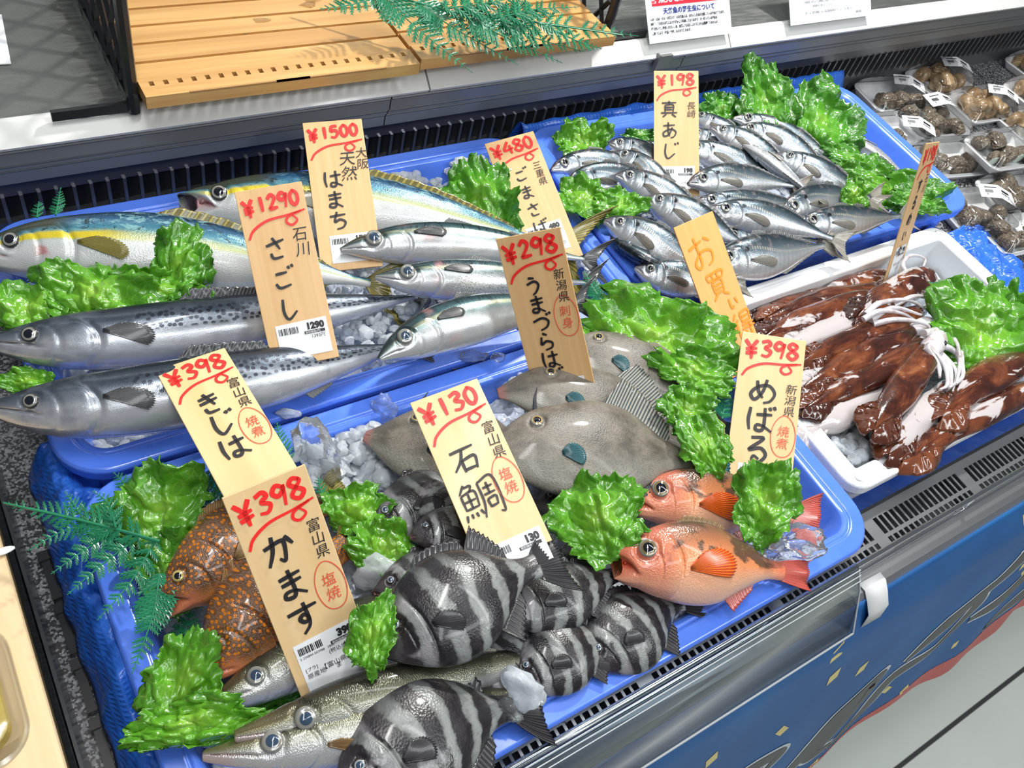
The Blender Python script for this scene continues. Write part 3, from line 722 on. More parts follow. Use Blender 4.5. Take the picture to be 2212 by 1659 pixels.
# barracuda
m, u, h, v, r = skin_base('barracuda_skin', 6.5)
n = m.noise(v, 4, 4, 0.6); hh = m.ma('ADD', h, m.ma('MULTIPLY', m.ma('SUBTRACT', n, 0.5), 0.14))
c = m.ramp(hh, [(0, (0.62, 0.62, 0.61)), (0.42, (0.60, 0.61, 0.60)), (0.58, (0.40, 0.40, 0.34)), (0.72, (0.15, 0.15, 0.10)), (0.88, (0.05, 0.05, 0.032)), (1, (0.02, 0.02, 0.014))])
c = m.mix(m.ma('MULTIPLY', m.ss(u, 0.2, 0.05), m.ss(h, 0.45, 0.75, 0.1, 0.7)), c, (0.22, 0.19, 0.09))
c = m.mix(m.ma('MULTIPLY', m.ss(u, 0.12, 0.04), m.ss(h, 0.6, 0.4, 0, 0.5)), c, (0.62, 0.42, 0.42))
S['kamasu'] = m.out(mouth_mix(m, c, (0.20, 0.08, 0.07)), 0.26, 0.5, 0.4, scale_bump(m, m.vm('MULTIPLY', v, (1.4, 1, 1)), 30, 0.3))


def fin_mat(name, c1, c2, alpha=0.0, rays=26, rough=0.3):
    m = NM(name); u, t, _ = m.sep(m.uv()); s = m.ss(m.ma('SINE', m.ma('MULTIPLY', u, 2 * PI * rays)), -0.2, 0.8)
    c = m.mix(s, c1, c2)
    return m.out(c, rough, 0.0, 0.4, m.bump(s, 0.7, 0.0009), Transmission_Weight=alpha)


FM = {'grey': fin_mat('grey_fin', (0.10, 0.11, 0.12), (0.30, 0.30, 0.29), 0.15), 'olive': fin_mat('olive_fin', (0.13, 0.11, 0.02), (0.34, 0.28, 0.05), 0.1),
      'black': fin_mat('black_fin', (0.010, 0.009, 0.011), (0.045, 0.042, 0.045)), 'teal': fin_mat('teal_fin', (0.012, 0.06, 0.075), (0.03, 0.20, 0.23), 0.1),
      'ray': fin_mat('rayed_grey_fin', (0.34, 0.33, 0.29), (0.035, 0.055, 0.06), 0.1, 24), 'orange': fin_mat('orange_fin', (0.62, 0.06, 0.008), (0.90, 0.20, 0.02), 0, 14),
      'red': fin_mat('red_fin', (0.42, 0.05, 0.04), (0.66, 0.16, 0.12)), 'brown': fin_mat('brown_fin', (0.16, 0.09, 0.03), (0.34, 0.20, 0.07)),
      'dark': fin_mat('dark_grey_fin', (0.02, 0.022, 0.026), (0.10, 0.105, 0.11)), 'clear': fin_mat('pale_fin', (0.34, 0.32, 0.28), (0.58, 0.54, 0.46), 0.3)}
M['pupil'] = flat('pupil', (0.006, 0.007, 0.012), 0.04, 0, 1.0)
EY = {'silver': flat('silver_iris', (0.30, 0.30, 0.26), 0.15, 0.3, 1.0), 'gold': flat('gold_iris', (0.42, 0.30, 0.12), 0.15, 0.2, 1.0), 'grey': flat('grey_iris', (0.34, 0.37, 0.38), 0.12, 0.2, 1.0),
      'yellow': flat('yellow_iris', (0.52, 0.44, 0.12), 0.15, 0.1, 1.0), 'blue': flat('cloudy_pupil', (0.035, 0.06, 0.10), 0.06, 0, 1.0), 'dark': flat('eye_rim', (0.03, 0.03, 0.03), 0.2, 0, 0.8), 'pale': flat('pale_rim', (0.24, 0.24, 0.22), 0.2, 0.2, 0.8)}

# species: outline tables in body depths, plus heads, eyes and fins
SP = {
 'aji': dict(d=.25, top=[(0, .04), (.05, .17), (.14, .31), (.28, .45), (.42, .5), (.6, .43), (.8, .22), (.93, .085), (1, .075)], bot=[(0, .05), (.05, .16), (.14, .33), (.28, .46), (.42, .5), (.6, .40), (.8, .19), (.93, .085), (1, .075)], wd=.50,
    gill=.255, mouth=(.075, .48, .34), eye=(.125, .62, .036), iris='silver', pup='pupil', rim='pale', fins=[('d', .36, .50, .14, .09, 'grey'), ('d', .53, .92, .13, .04, 'grey'), ('v', .56, .92, .09, .04, 'clear')], pec=(.275, .43, .20, .34, -.03, 'clear'), tail=(.17, .15, .55, 'clear')),
 'saba': dict(d=.215, top=[(0, .04), (.05, .16), (.14, .32), (.28, .46), (.44, .5), (.65, .40), (.85, .17), (.96, .06), (1, .05)], bot=[(0, .05), (.05, .18), (.14, .36), (.28, .47), (.44, .5), (.65, .38), (.85, .16), (.96, .06), (1, .05)], wd=.66,
    gill=.255, mouth=(.10, .46, .36), eye=(.125, .68, .030), iris='silver', pup='blue', rim='pale', fins=[('d', .40, .52, .16, .05, 'grey'), ('d', .66, .78, .10, .03, 'grey'), ('v', .66, .78, .10, .03, 'grey')], pec=(.275, .70, .12, .42, .03, 'dark'), tail=(.15, .14, .35, 'dark')),
 'sagoshi': dict(d=.155, top=[(0, .05), (.05, .19), (.14, .36), (.28, .46), (.44, .5), (.65, .42), (.85, .2), (.96, .07), (1, .06)], bot=[(0, .07), (.05, .24), (.14, .42), (.28, .50), (.44, .5), (.65, .40), (.85, .18), (.96, .07), (1, .06)], wd=.60,
    gill=.225, mouth=(.115, .50, .38), eye=(.098, .62, .0165), iris='silver', pup='pupil', rim='dark', fins=[('d', .40, .62, .22, .14, 'dark'), ('d', .68, .76, .14, .05, 'dark'), ('v', .68, .76, .14, .05, 'grey')], pec=(.24, .58, .10, .55, -.03, 'dark'), tail=(.15, .15, .3, 'dark')),
 'hamachi': dict(d=.235, top=[(0, .03), (.04, .15), (.12, .30), (.26, .43), (.42, .5), (.62, .42), (.82, .2), (.95, .07), (1, .06)], bot=[(0, .05), (.04, .20), (.12, .36), (.26, .47), (.42, .5), (.62, .41), (.82, .19), (.95, .07), (1, .06)], wd=.56,
    gill=.235, mouth=(.085, .46, .33), eye=(.098, .63, .0195), iris='silver', pup='pupil', rim='dark', fins=[('d', .42, .9, .15, .05, 'olive'), ('v', .6, .9, .11, .04, 'olive')], pec=(.25, .53, .12, .42, -.03, 'olive'), tail=(.16, .17, .35, 'olive')),
 'kawahagi': dict(d=.42, top=[(0, .06), (.05, .13), (.14, .27), (.26, .40), (.36, .44), (.5, .49), (.65, .42), (.82, .17), (.93, .105), (1, .11)], bot=[(0, .06), (.05, .12), (.14, .27), (.28, .44), (.42, .51), (.55, .49), (.68, .38), (.82, .17), (.93, .105), (1, .11)], wd=.34,
    gill=None, mouth=(.028, .5, .5), eye=(.245, .80, .026), iris='gold', pup='pupil', rim='pale', fins=[('d', .56, .84, .36, .16, 'ray'), ('v', .60, .84, .10, .06, 'dark')], pec=(.31, .38, .09, .95, .03, 'teal'), tail=(.15, .13, .95, 'teal'), spine=True),
 'ishidai': dict(d=.47, top=[(0, .03), (.04, .12), (.12, .26), (.24, .41), (.38, .49), (.54, .48), (.72, .33), (.87, .15), (.95, .12), (1, .13)], bot=[(0, .04), (.04, .13), (.12, .27), (.24, .42), (.38, .50), (.54, .48), (.72, .30), (.87, .14), (.95, .115), (1, .13)], wd=.38,
    gill=.27, mouth=(.055, .47, .40), eye=(.150, .66, .027), iris='grey', pup='blue', rim='dark', fins=[('d', .34, .64, .11, .10, 'black'), ('d', .64, .84, .26, .08, 'black'), ('v', .62, .82, .26, .08, 'black')], pec=(.30, .42, .15, .75, .05, 'black'), tail=(.20, .20, .86, 'black')),
 'mebaru': dict(d=.42, top=[(0, .04), (.05, .17), (.14, .31), (.26, .43), (.38, .48), (.54, .46), (.74, .29), (.90, .13), (1, .12)], bot=[(0, .06), (.05, .19), (.14, .34), (.26, .45), (.4, .52), (.56, .49), (.74, .29), (.90, .13), (1, .12)], wd=.46,
    gill=.32, mouth=(.115, .50, .30), eye=(.165, .70, .043), iris='amber', pup='pupil', rim='pale', fins=[('d', .34, .62, .10, .06, 'brown'), ('v', .62, .80, .20, .06, 'red')], pec=(.36, .42, .25, .75, .04, 'orange'), tail=(.20, .17, .9, 'red')),
 'kijihata': dict(d=.33, top=[(0, .04), (.06, .13), (.16, .27), (.28, .42), (.42, .5), (.6, .42), (.8, .22), (.94, .15), (1, .15)], bot=[(0, .06), (.06, .17), (.16, .31), (.28, .44), (.42, .5), (.6, .42), (.8, .22), (.94, .15), (1, .15)], wd=.62,
    gill=.33, mouth=(.12, .44, .26), eye=(.15, .70, .026), iris='yellow', pup='pupil', rim='brown_', fins=[('d', .34, .66, .13, .09, 'brown'), ('d', .66, .9, .20, .1, 'olive'), ('v', .66, .86, .2, .08, 'olive')], pec=(.36, .42, .16, .9, .02, 'brown'), tail=(.17, .16, 1.0, 'olive')),
 'kamasu': dict(d=.145, top=[(0, .05), (.06, .13), (.16, .28), (.28, .42), (.44, .5), (.65, .44), (.85, .26), (.96, .15), (1, .15)], bot=[(0, .10), (.06, .2), (.16, .34), (.28, .44), (.44, .5), (.65, .43), (.85, .24), (.96, .15), (1, .15)], wd=.80,
    gill=.30, mouth=(.15, .52, .40), eye=(.178, .66, .029), iris='silver', pup='blue', rim='pale', fins=[('d', .46, .56, .2, .05, 'clear'), ('d', .72, .82, .18, .06, 'clear')], pec=(.32, .45, .10, .35, -.04, 'brown'), tail=(.15, .12, .5, 'grey')),
}
EY['brown_'] = EY['gold']; EY['amber'] = flat('amber_iris', (0.20, 0.15, 0.07), 0.08, 0.2, 1.0)
SP['gomasaba'] = SP['saba']


def fish(sp, pts, z, label, group, dep=None, flip=1, roll=0.0, open_=0.0, name='fish', cat='fish', tail=True, pec=True, fins=True, eye=True, nu=None, up=None, pecang=0.0, tw=1.0, gd=1.0):
    """pts: photo pixels of snout, middle and tail base on the plane(s) of height z"""
    s = SP[sp]
    zs = z if isinstance(z, (tuple, list)) else (z, z, z)
    p0, pm, p1 = [P(q[0], q[1], zz) for q, zz in zip(pts, zs)]
    c = 2 * pm - 0.5 * (p0 + p1)
    nu = nu or 124; nv = 96 if nu > 100 else 60
    t = np.interp(np.linspace(0, 1, nu), [0, .55, 1], [0, .36, 1]); t = .5 * t + .5 * np.convolve(np.pad(t, 4, 'edge'), np.ones(9) / 9, 'valid'); t = (t - t[0]) / (t[-1] - t[0])
    tt = np.linspace(0, 1, 200)[:, None]
    B = (1 - tt) ** 2 * p0 + 2 * tt * (1 - tt) * c + tt ** 2 * p1
    sl = np.concatenate([[0], np.cumsum(np.linalg.norm(np.diff(B, axis=0), axis=1))]); L = sl[-1]
    D0 = dep if dep else s['d'] * L
    def spine(u):
        q = np.interp(np.clip(u, 0, 1) * L, sl, tt[:, 0])[..., None]
        pos = (1 - q) ** 2 * p0 + 2 * q * (1 - q) * c + q ** 2 * p1
        tn = 2 * (1 - q) * (c - p0) + 2 * q * (p1 - c); tn = tn / np.linalg.norm(tn, axis=-1, keepdims=True)
        return pos + np.where(u[..., None] > 1, (u[..., None] - 1) * L * tn, 0), tn
    upv = UPIM if up is None else np.asarray(up, float)
    sgn = flip * np.sign(np.dot(np.cross([0, 0, 1.0], p1 - p0), upv)) or 1.0
    def frame(tn):
        Dv = sgn * np.cross(np.array([0, 0, 1.0]), tn); Dv /= np.linalg.norm(Dv, axis=-1, keepdims=True)
        Nv = np.cross(tn, Dv) * 1.0; Nv = np.where(Nv[..., 2:3] < 0, -Nv, Nv)
        a = math.radians(roll)            # positive roll turns the back towards the viewer
        return Dv * math.cos(a) + Nv * math.sin(a), Nv * math.cos(a) - Dv * math.sin(a)
    def surf(u, a, off=0.0):
        """u along the body, a round it: 0 back, pi/2 the flank that shows, pi belly"""
        u = np.asarray(u, float); a = np.asarray(a, float)
        uc = np.clip(u, 0, 1)
        top = hinterp(uc, s['top']); bot = hinterp(uc, s['bot'])
        ca, sa = np.cos(a), np.sin(a)
        y = np.where(ca > 0, top, bot) * ca * D0
        wz = np.sqrt(np.maximum(top * bot, 1e-6)) * s['wd'] * 2 * D0 * 0.5 * (1.12 - 0.12 * ca * ca)
        zz = np.sign(sa) * np.abs(sa) ** 0.92 * wz
        hh = (ca + 1) / 2
        if open_:
            um_, g1, g2 = s['mouth']; gm = g1 + (g2 - g1) * np.clip(u / um_, 0, 1)
            y = y + np.tanh((hh - gm) / 0.07) * open_ * 0.17 * D0 * np.clip(1 - u / um_, 0, 1)
        ue = u.copy() if u.ndim else u
        disp = np.zeros(np.broadcast(u, a).shape)
        msk = np.zeros(disp.shape)
        um, h1, h2 = s['mouth']
        hm = h1 + (h2 - h1) * np.clip(u / um, 0, 1)
        inm = 1 / (1 + np.exp((u - um) / (0.05 * um)))
        wdt = 0.020 + open_ * 0.16 * np.clip(1 - u / um, 0, 1)
        g = np.exp(-((hh - hm) / wdt) ** 2) * inm
        disp -= g * (0.055 + 0.5 * open_ * np.clip(1 - u / um, 0, 1)) * D0 * np.clip(u / 0.02, 0.0, 1) * np.minimum(1, wz / (0.1 * D0))
        msk = np.clip(g * (0.75 + 1.2 * open_), 0, 1)
        ush = open_ * np.exp(-((hh - hm) / (0.10 + 0.10 * open_)) ** 2) * np.clip(1 - u / um, 0, 1) * um * 0.9
        if s['gill']:
            ug = s['gill'] - 0.9 * (hh - 0.42) ** 2 * s['gill'] * 0.9
            mk = np.clip((hh - 0.03) / 0.12, 0, 1) * np.clip((0.86 - hh) / 0.1, 0, 1)
            disp += gd * mk * D0 * (0.030 * 1 / (1 + np.exp((u - ug) / 0.0035)) - 0.034 * np.exp(-((u - ug - 0.007) / 0.007) ** 2))
            up_ = ug - s['gill'] * 0.30
            disp -= gd * mk * D0 * 0.016 * np.exp(-((u - up_) / 0.006) ** 2)
        ey, eh, er = s['eye']
        de = np.sqrt(((u - ey) * L) ** 2 + ((hh - eh) * 2 * np.maximum(top, bot) * D0 * 0.9) ** 2) / (er * L)
        disp -= 0.03 * D0 * np.exp(-((de - 1.15) / 0.22) ** 2)
        pos, tn = spine(u + ush); Dv, Nv = frame(tn)
        r = np.sqrt(y * y + zz * zz) + 1e-9; k = 1 + (disp + off) / r
        return pos + Dv * (y * k)[..., None] + Nv * (zz * k)[..., None], hh, msk
    a = np.linspace(0, 2 * PI, nv, endpoint=False)
    U, A = np.meshgrid(t, a, indexing='ij')
    V, H, K = surf(U, A)
    mid = spine(np.array([0.45]))[0][0]
    F = []
    for i in range(nu - 1):
        for j in range(nv):
            F.append((i * nv + j, i * nv + (j + 1) % nv, (i + 1) * nv + (j + 1) % nv, (i + 1) * nv + j))
    F += [tuple(range(nv))[::-1], tuple((nu - 1) * nv + j for j in range(nv))]
    uv = np.stack([U.ravel(), H.ravel()], 1)
    at = np.zeros((nu * nv, 4)); at[:, 0] = K.ravel(); at[:, 3] = 1
    zmin = V[..., 2].min()
    root = mesh(name, V.reshape(-1, 3), F, S[sp], None, (mid[0], mid[1], zmin), uv, True, None, at)
    tag(root, label, cat, group)
    _, tn0 = spine(np.array([0.12])); Dm, Nm = frame(tn0); Dm, Nm = Dm[0], Nm[0]
    hloc = lambda h: np.arccos(np.clip(2 * h - 1, -1, 1))
    # eye
    if eye:
        ey, eh, er = s['eye']; ae = float(hloc(eh))
        c0 = surf(np.array([ey]), np.array([ae]))[0][0]
        q1 = surf(np.array([ey + .03]), np.array([ae]))[0][0] - surf(np.array([ey - .03]), np.array([ae]))[0][0]
        q2 = surf(np.array([ey]), np.array([ae - .25]))[0][0] - surf(np.array([ey]), np.array([ae + .25]))[0][0]
        e1 = nrm(q1); nn = nrm(np.cross(q1, q2)); nn = nn if nn @ Nm > 0 else -nn
        nn = nrm(nn + 0.5 * Nm); e1 = nrm(e1 - nn * (e1 @ nn)); e2 = np.cross(nn, e1); re = er * L
        V = []; F = []; fm = []; rings = [0, .2, .42, .60, .64, .74, .86, .89, .95, 1.0, 1.08]; k = 28
        for rr_ in rings:
            hgt = (0.30 * (1 - rr_ ** 2) + (0.06 if rr_ < .83 else 0.10 if rr_ < 1.02 else -0.3)) * re
            for j in range(k):
                b_ = 2 * PI * j / k; V.append(c0 + nn * (hgt + 0.02 * re) + e1 * (re * rr_ * math.cos(b_)) + e2 * (re * rr_ * math.sin(b_)))
        for i in range(len(rings) - 1):
            for j in range(k):
                F.append((i * k + j, (i + 1) * k + j, (i + 1) * k + (j + 1) % k, i * k + (j + 1) % k)); fm.append(0 if rings[i + 1] <= .62 else 1 if rings[i + 1] <= .88 else 2)
        mesh('eye', V, F, [M['pupil'] if s['pup'] == 'pupil' else EY[s['pup']], EY[s['iris']], EY[s['rim']]], root, c0, None, True, fm)
    # fins on the edge
    nl = len(s['fins'])
    if fins:
        for side, u0, u1, h0, h1, fmn in s['fins']:
            n = 30; q = np.linspace(u0, u1, n); rows = 6
            aa = np.full(n, 0.0 if side == 'd' else PI)
            base = surf(q, aa, -0.002)[0]; pos, tn = spine(q); Dv, Nv = frame(tn); sg = 1 if side == 'd' else -1
            x = np.linspace(0, 1, n); hgt = (h0 + (h1 - h0) * x) * np.minimum(1, x / 0.10 + 0.15) * (1 - 0.75 * np.clip((x - 0.9) / 0.1, 0, 1)) * D0
            hgt = hgt * (1 - 0.16 * np.abs(np.sin(x * PI * 9)))
            V = []; U2 = []
            for i in range(rows):
                f = i / (rows - 1)
                lean = 0.10 * f * f * hgt
                V.append(base + Dv * (sg * hgt * f)[:, None] + tn * (0.55 * hgt * f)[:, None] + Nv * (lean + 0.0004 * np.sin(x * 60))[:, None]); U2 += [(xx, f) for xx in x]
            V = np.concatenate(V)
            F = [(i * n + j, i * n + j + 1, (i + 1) * n + j + 1, (i + 1) * n + j) for i in range(rows - 1) for j in range(n - 1)]
            o = mesh('dorsal_fin' if side == 'd' else 'anal_fin', V, F, FM[fmn], root, base[n // 2], U2); md = o.modifiers.new('thickness', 'SOLIDIFY'); md.thickness = 0.0011; md.offset = 0
    # pectoral fin lying on the flank
    if pec:
        pu, ph, pl, pw, pdir, fmn = s['pec']; n, rows = 29, 8; V = []; U2 = []
        ap = float(hloc(ph)); Lr = L / D0
        for i in range(rows):
            f = i / (rows - 1)
            for j in range(n):
                g = j / (n - 1) - 0.5
                ll = pl * (1 - 1.3 * g * g - .5 * g) * (0.975 + 0.025 * math.cos(j * PI)) * f
                th = math.radians(pecang) + pdir * 3 + g * pw
                du = ll * math.cos(th); dh = (ll * math.sin(th) * Lr + g * 0.07 * min(1, .4 + f)) * 2.0
                V.append((pu + du, ap - dh, (0.0012 + 0.022 * D0 * f) + 0.0004 * math.cos(j * PI))); U2.append((g + 0.5, f))
        V = np.array(V); X = surf(V[:, 0], V[:, 1], V[:, 2])[0]
        F = [(i * n + j, i * n + j + 1, (i + 1) * n + j + 1, (i + 1) * n + j) for i in range(rows - 1) for j in range(n - 1)]
        o = mesh('pectoral_fin', X, F, FM[fmn], root, X[0], U2); md = o.modifiers.new('thickness', 'SOLIDIFY'); md.thickness = 0.0009; md.offset = 1
    # tail
    if tail:
        tl, tsp, fk, fmn = s['tail']; n, rows = 33, 9; V = []; U2 = []
        pos, tn = spine(np.array([1.0])); Dv, Nv = frame(tn); pos, tn, Dv, Nv = pos[0], tn[0], Dv[0], Nv[0]
        hb = 0.5 * (s['top'][-1][1] + s['bot'][-1][1]) * D0
        for i in range(rows):
            f = i / (rows - 1)
            for j in range(n):
                g = 2 * j / (n - 1) - 1
                ll = tl * L * (fk + (1 - fk) * abs(g) ** 1.2) * f * (1 - 0.03 * (j % 2) * f)
                V.append(pos - tn * 0.012 * L + tn * (ll + 0.012 * L * f) + Dv * (g * (hb + tsp * tw * L * (1 - 0.25 * f) * f)) + Nv * (0.012 * L * math.sin(g * 5 + 1) * f * f + 0.0004 * math.cos(j * PI))); U2.append((j / (n - 1), f))
        F = [(i * n + j, i * n + j + 1, (i + 1) * n + j + 1, (i + 1) * n + j) for i in range(rows - 1) for j in range(n - 1)]
        o = mesh('tail_fin', V, F, FM[fmn], root, pos, U2); md = o.modifiers.new('thickness', 'SOLIDIFY'); md.thickness = 0.0012; md.offset = 0
    if s.get('spine'):
        b0 = surf(np.array([.265]), np.array([0.0]))[0][0]; pos, tn = spine(np.array([.265])); Dv, Nv = frame(tn)
        pts_ = [b0 - Dv[0] * 0.004, b0 + Dv[0] * 0.05 * L + tn[0] * 0.012 * L, b0 + Dv[0] * 0.105 * L + tn[0] * 0.035 * L]
        MB().tube(crom(pts_, 6), np.linspace(0.012, 0.002, 13) * L, 8).obj('head_spine', FM['dark'], root)
    return root
# ------------------------------------------------------------------ brush lettering (unit boxes, y downwards)
DK = [[(.80, .02), (.87, .14)], [(.95, -.03), (1.02, .09)]]
G = {
 'き': [[(.2, .3), (.8, .2)], [(.18, .5), (.82, .4)], [(.42, .08), (.66, .66)], [(.28, .72), (.36, .92), (.72, .92)]],
 'さ': [[(.12, .38), (.88, .2)], [(.42, .06), (.66, .58)], [(.26, .7), (.35, .92), (.74, .9)]],
 'し': [[(.32, .06), (.28, .62), (.44, .92), (.82, .62)]],
 'こ': [[(.25, .3), (.74, .26)], [(.2, .68), (.36, .88), (.82, .8)]],
 'は': [[(.16, .1), (.12, .55), (.18, .92)], [(.38, .34), (.92, .28)], [(.66, .06), (.67, .7), (.58, .9), (.40, .88), (.42, .72), (.62, .72), (.95, .9)]],
 'ま': [[(.18, .27), (.82, .2)], [(.2, .47), (.8, .41)], [(.5, .04), (.53, .7), (.44, .9), (.22, .87), (.26, .72), (.52, .72), (.84, .92)]],
 'ち': [[(.12, .28), (.88, .2)], [(.48, .04), (.34, .56), (.6, .46), (.84, .62), (.7, .88), (.4, .96)]],
 'う': [[(.32, .1), (.62, .14)], [(.2, .42), (.6, .3), (.77, .5), (.62, .8), (.4, .98)]],
 'つ': [[(.08, .40), (.55, .25), (.84, .42), (.72, .72), (.38, .88)]],
 'ら': [[(.38, .06), (.6, .18)], [(.3, .25), (.24, .64), (.5, .5), (.78, .6), (.72, .85), (.38, .96)]],
 'か': [[(.10, .36), (.6, .27), (.69, .4), (.58, .88), (.44, .78)], [(.4, .06), (.32, .5), (.1, .92)], [(.75, .18), (.92, .48)]],
 'す': [[(.06, .26), (.94, .2)], [(.58, .03), (.6, .55), (.46, .64), (.36, .5), (.5, .4), (.61, .55), (.56, .8), (.34, 1.)]],
 'め': [[(.28, .16), (.36, .55), (.52, .78)], [(.62, .08), (.5, .55), (.25, .87), (.1, .66), (.34, .38), (.7, .3), (.92, .55), (.8, .85), (.56, .96)]],
 'る': [[(.3, .12), (.72, .1), (.26, .56), (.65, .46), (.84, .68), (.65, .95), (.4, .91), (.44, .76), (.62, .86)]],
 'あ': [[(.18, .25), (.82, .2)], [(.45, .04), (.45, .6), (.53, .88)], [(.68, .35), (.5, .75), (.24, .87), (.2, .64), (.6, .45), (.87, .6), (.78, .87), (.58, .97)]],
 'い': [[(.2, .2), (.22, .7), (.34, .84), (.44, .7)], [(.7, .25), (.82, .66)]],
 'お': [[(.1, .32), (.62, .2)], [(.38, .05), (.41, .75), (.28, .93), (.18, .76), (.5, .5), (.84, .55), (.82, .82), (.62, .93)], [(.72, .14), (.92, .27)]],
 '石': [[(.08, .16), (.92, .1)], [(.5, .15), (.35, .5), (.05, .82)], [(.38, .5), (.38, .94)], [(.38, .52), (.85, .47), (.8, .92)], [(.4, .86), (.8, .84)]],
 '鯛': [[(.22, .03), (.05, .25)], [(.2, .1), (.38, .1), (.3, .25)], [(.07, .28), (.08, .68)], [(.08, .28), (.42, .25), (.42, .65)], [(.1, .47), (.4, .45)], [(.25, .28), (.25, .66)], [(.1, .66), (.42, .64)], [(.04, .78), (.0, .95)], [(.16, .78), (.16, .9)], [(.28, .78), (.3, .9)], [(.4, .75), (.46, .88)],
        [(.56, .1), (.56, .6), (.46, .99)], [(.56, .1), (.97, .05), (.98, .92), (.86, .96)], [(.64, .28), (.9, .26)], [(.77, .15), (.77, .45)], [(.62, .45), (.92, .43)], [(.66, .58), (.68, .8)], [(.66, .58), (.88, .56), (.86, .78)], [(.68, .78), (.86, .76)]],
 '真': [[(.1, .15), (.9, .12)], [(.5, .02), (.5, .25)], [(.28, .28), (.28, .7)], [(.28, .28), (.72, .26), (.72, .7)], [(.3, .42), (.7, .4)], [(.3, .55), (.7, .54)], [(.05, .74), (.95, .72)], [(.35, .8), (.15, .98)], [(.65, .8), (.88, .98)]],
 '買': [[(.12, .08), (.14, .3)], [(.13, .08), (.87, .05), (.86, .28)], [(.38, .08), (.38, .28)], [(.62, .08), (.62, .27)], [(.15, .3), (.85, .28)], [(.28, .38), (.28, .8)], [(.28, .38), (.72, .36), (.72, .8)], [(.3, .52), (.7, .5)], [(.3, .66), (.7, .65)], [(.28, .8), (.72, .79)], [(.36, .85), (.14, 1.02)], [(.65, .85), (.9, 1.)]],
 '得': [[(.25, .02), (.08, .22)], [(.28, .25), (.05, .5)], [(.18, .4), (.18, .98)], [(.45, .05), (.46, .4)], [(.45, .05), (.86, .03), (.85, .4)], [(.47, .22), (.83, .2)], [(.45, .4), (.85, .38)], [(.4, .52), (.95, .5)], [(.36, .66), (.98, .63)], [(.74, .5), (.74, .95), (.62, .9)], [(.48, .74), (.56, .86)]],
 '¥': [[(.05, .02), (.48, .44)], [(.92, .0), (.5, .42)], [(.5, .4), (.52, 1.02)], [(.1, .52), (.9, .44)], [(.1, .74), (.9, .66)]],
 '0': [[(.55, .04), (.2, .3), (.22, .75), (.5, .95), (.8, .7), (.82, .28), (.55, .04), (.45, .08)]], '1': [[(.5, .02), (.5, .98)]],
 '2': [[(.12, .28), (.45, .04), (.75, .22), (.58, .52), (.12, .92)], [(.12, .92), (.92, .88)]],
 '3': [[(.12, .14), (.6, .04), (.76, .25), (.4, .45), (.82, .66), (.55, .95), (.1, .9)]], '4': [[(.6, .0), (.08, .64), (.96, .58)], [(.68, .3), (.66, 1.)]],
 '5': [[(.84, .05), (.3, .08), (.22, .42), (.6, .4), (.82, .65), (.5, .95), (.1, .88)]],
 '8': [[(.82, .16), (.48, .03), (.2, .22), (.5, .46), (.86, .72), (.5, .97), (.14, .75), (.5, .46), (.84, .22), (.72, .06)]],
 '9': [[(.82, .2), (.45, .03), (.14, .28), (.4, .5), (.78, .3), (.82, .12), (.76, .5), (.62, 1.)]]}
for a, b_ in (('じ', 'し'), ('ご', 'こ'), ('ば', 'は'), ('づ', 'つ'), ('ぎ', 'き')): G[a] = G[b_] + DK
CJK = {}


def tag_frame(u, v): return np.cross(u, v)


def ribbon(mb, pts, wd, per=7, taper=0.75):
    """flat brush stroke in 2-d"""
    p = crom(pts, per); k = len(p)
    t = np.gradient(p, axis=0); t /= np.linalg.norm(t, axis=1, keepdims=True) + 1e-12
    nx = np.stack([-t[:, 1], t[:, 0]], 1); x = np.linspace(0, 1, k)
    ww = wd * (1.0 - (1 - taper) * np.abs(2 * x - 0.7) ** 1.5)
    L_ = p + nx * ww[:, None] / 2; R_ = p - nx * ww[:, None] / 2
    V = []
    for a, b_ in zip(L_, R_): V += [a, b_]
    return V, [(2 * i, 2 * i + 1, 2 * i + 3, 2 * i + 2) for i in range(k - 1)]


def label_frame(o, u, v, n):
    m4 = Matrix(((u[0], v[0], n[0]), (u[1], v[1], n[1]), (u[2], v[2], n[2])))
    o.rotation_euler = m4.to_euler()


def ftext(parent, name, s, size, org, u, v, n, mat, align='LEFT', line=1.0, shear=0.0, bold=0.0, sx=1.0):
    cu = bpy.data.curves.new(name, 'FONT'); cu.body = s; cu.size = size; cu.align_x = align; cu.space_line = line; cu.shear = shear; cu.offset = bold
    cu.fill_mode = 'FRONT'; cu.resolution_u = 3
    cu.materials.append(mat); o = bpy.data.objects.new(name, cu); col.objects.link(o); o.parent = parent
    label_frame(o, u, v, n); o.location = (np.asarray(org) - np.array(parent['_o'])).tolist(); o.scale = (sx, 1, 1); o['_o'] = np.asarray(org).tolist()
    return o


def barcode(mb, to3, x0, x1, y0, y1, seed):
    r = random.Random(seed); x = x0
    while x < x1:
        wd = r.choice((.006, .010, .016)); mb.add([to3(x, y0), to3(min(x + wd, x1), y0), to3(min(x + wd, x1), y1), to3(x, y1)], [(0, 3, 2, 1)]); x += wd + r.choice((.006, .008, .014))


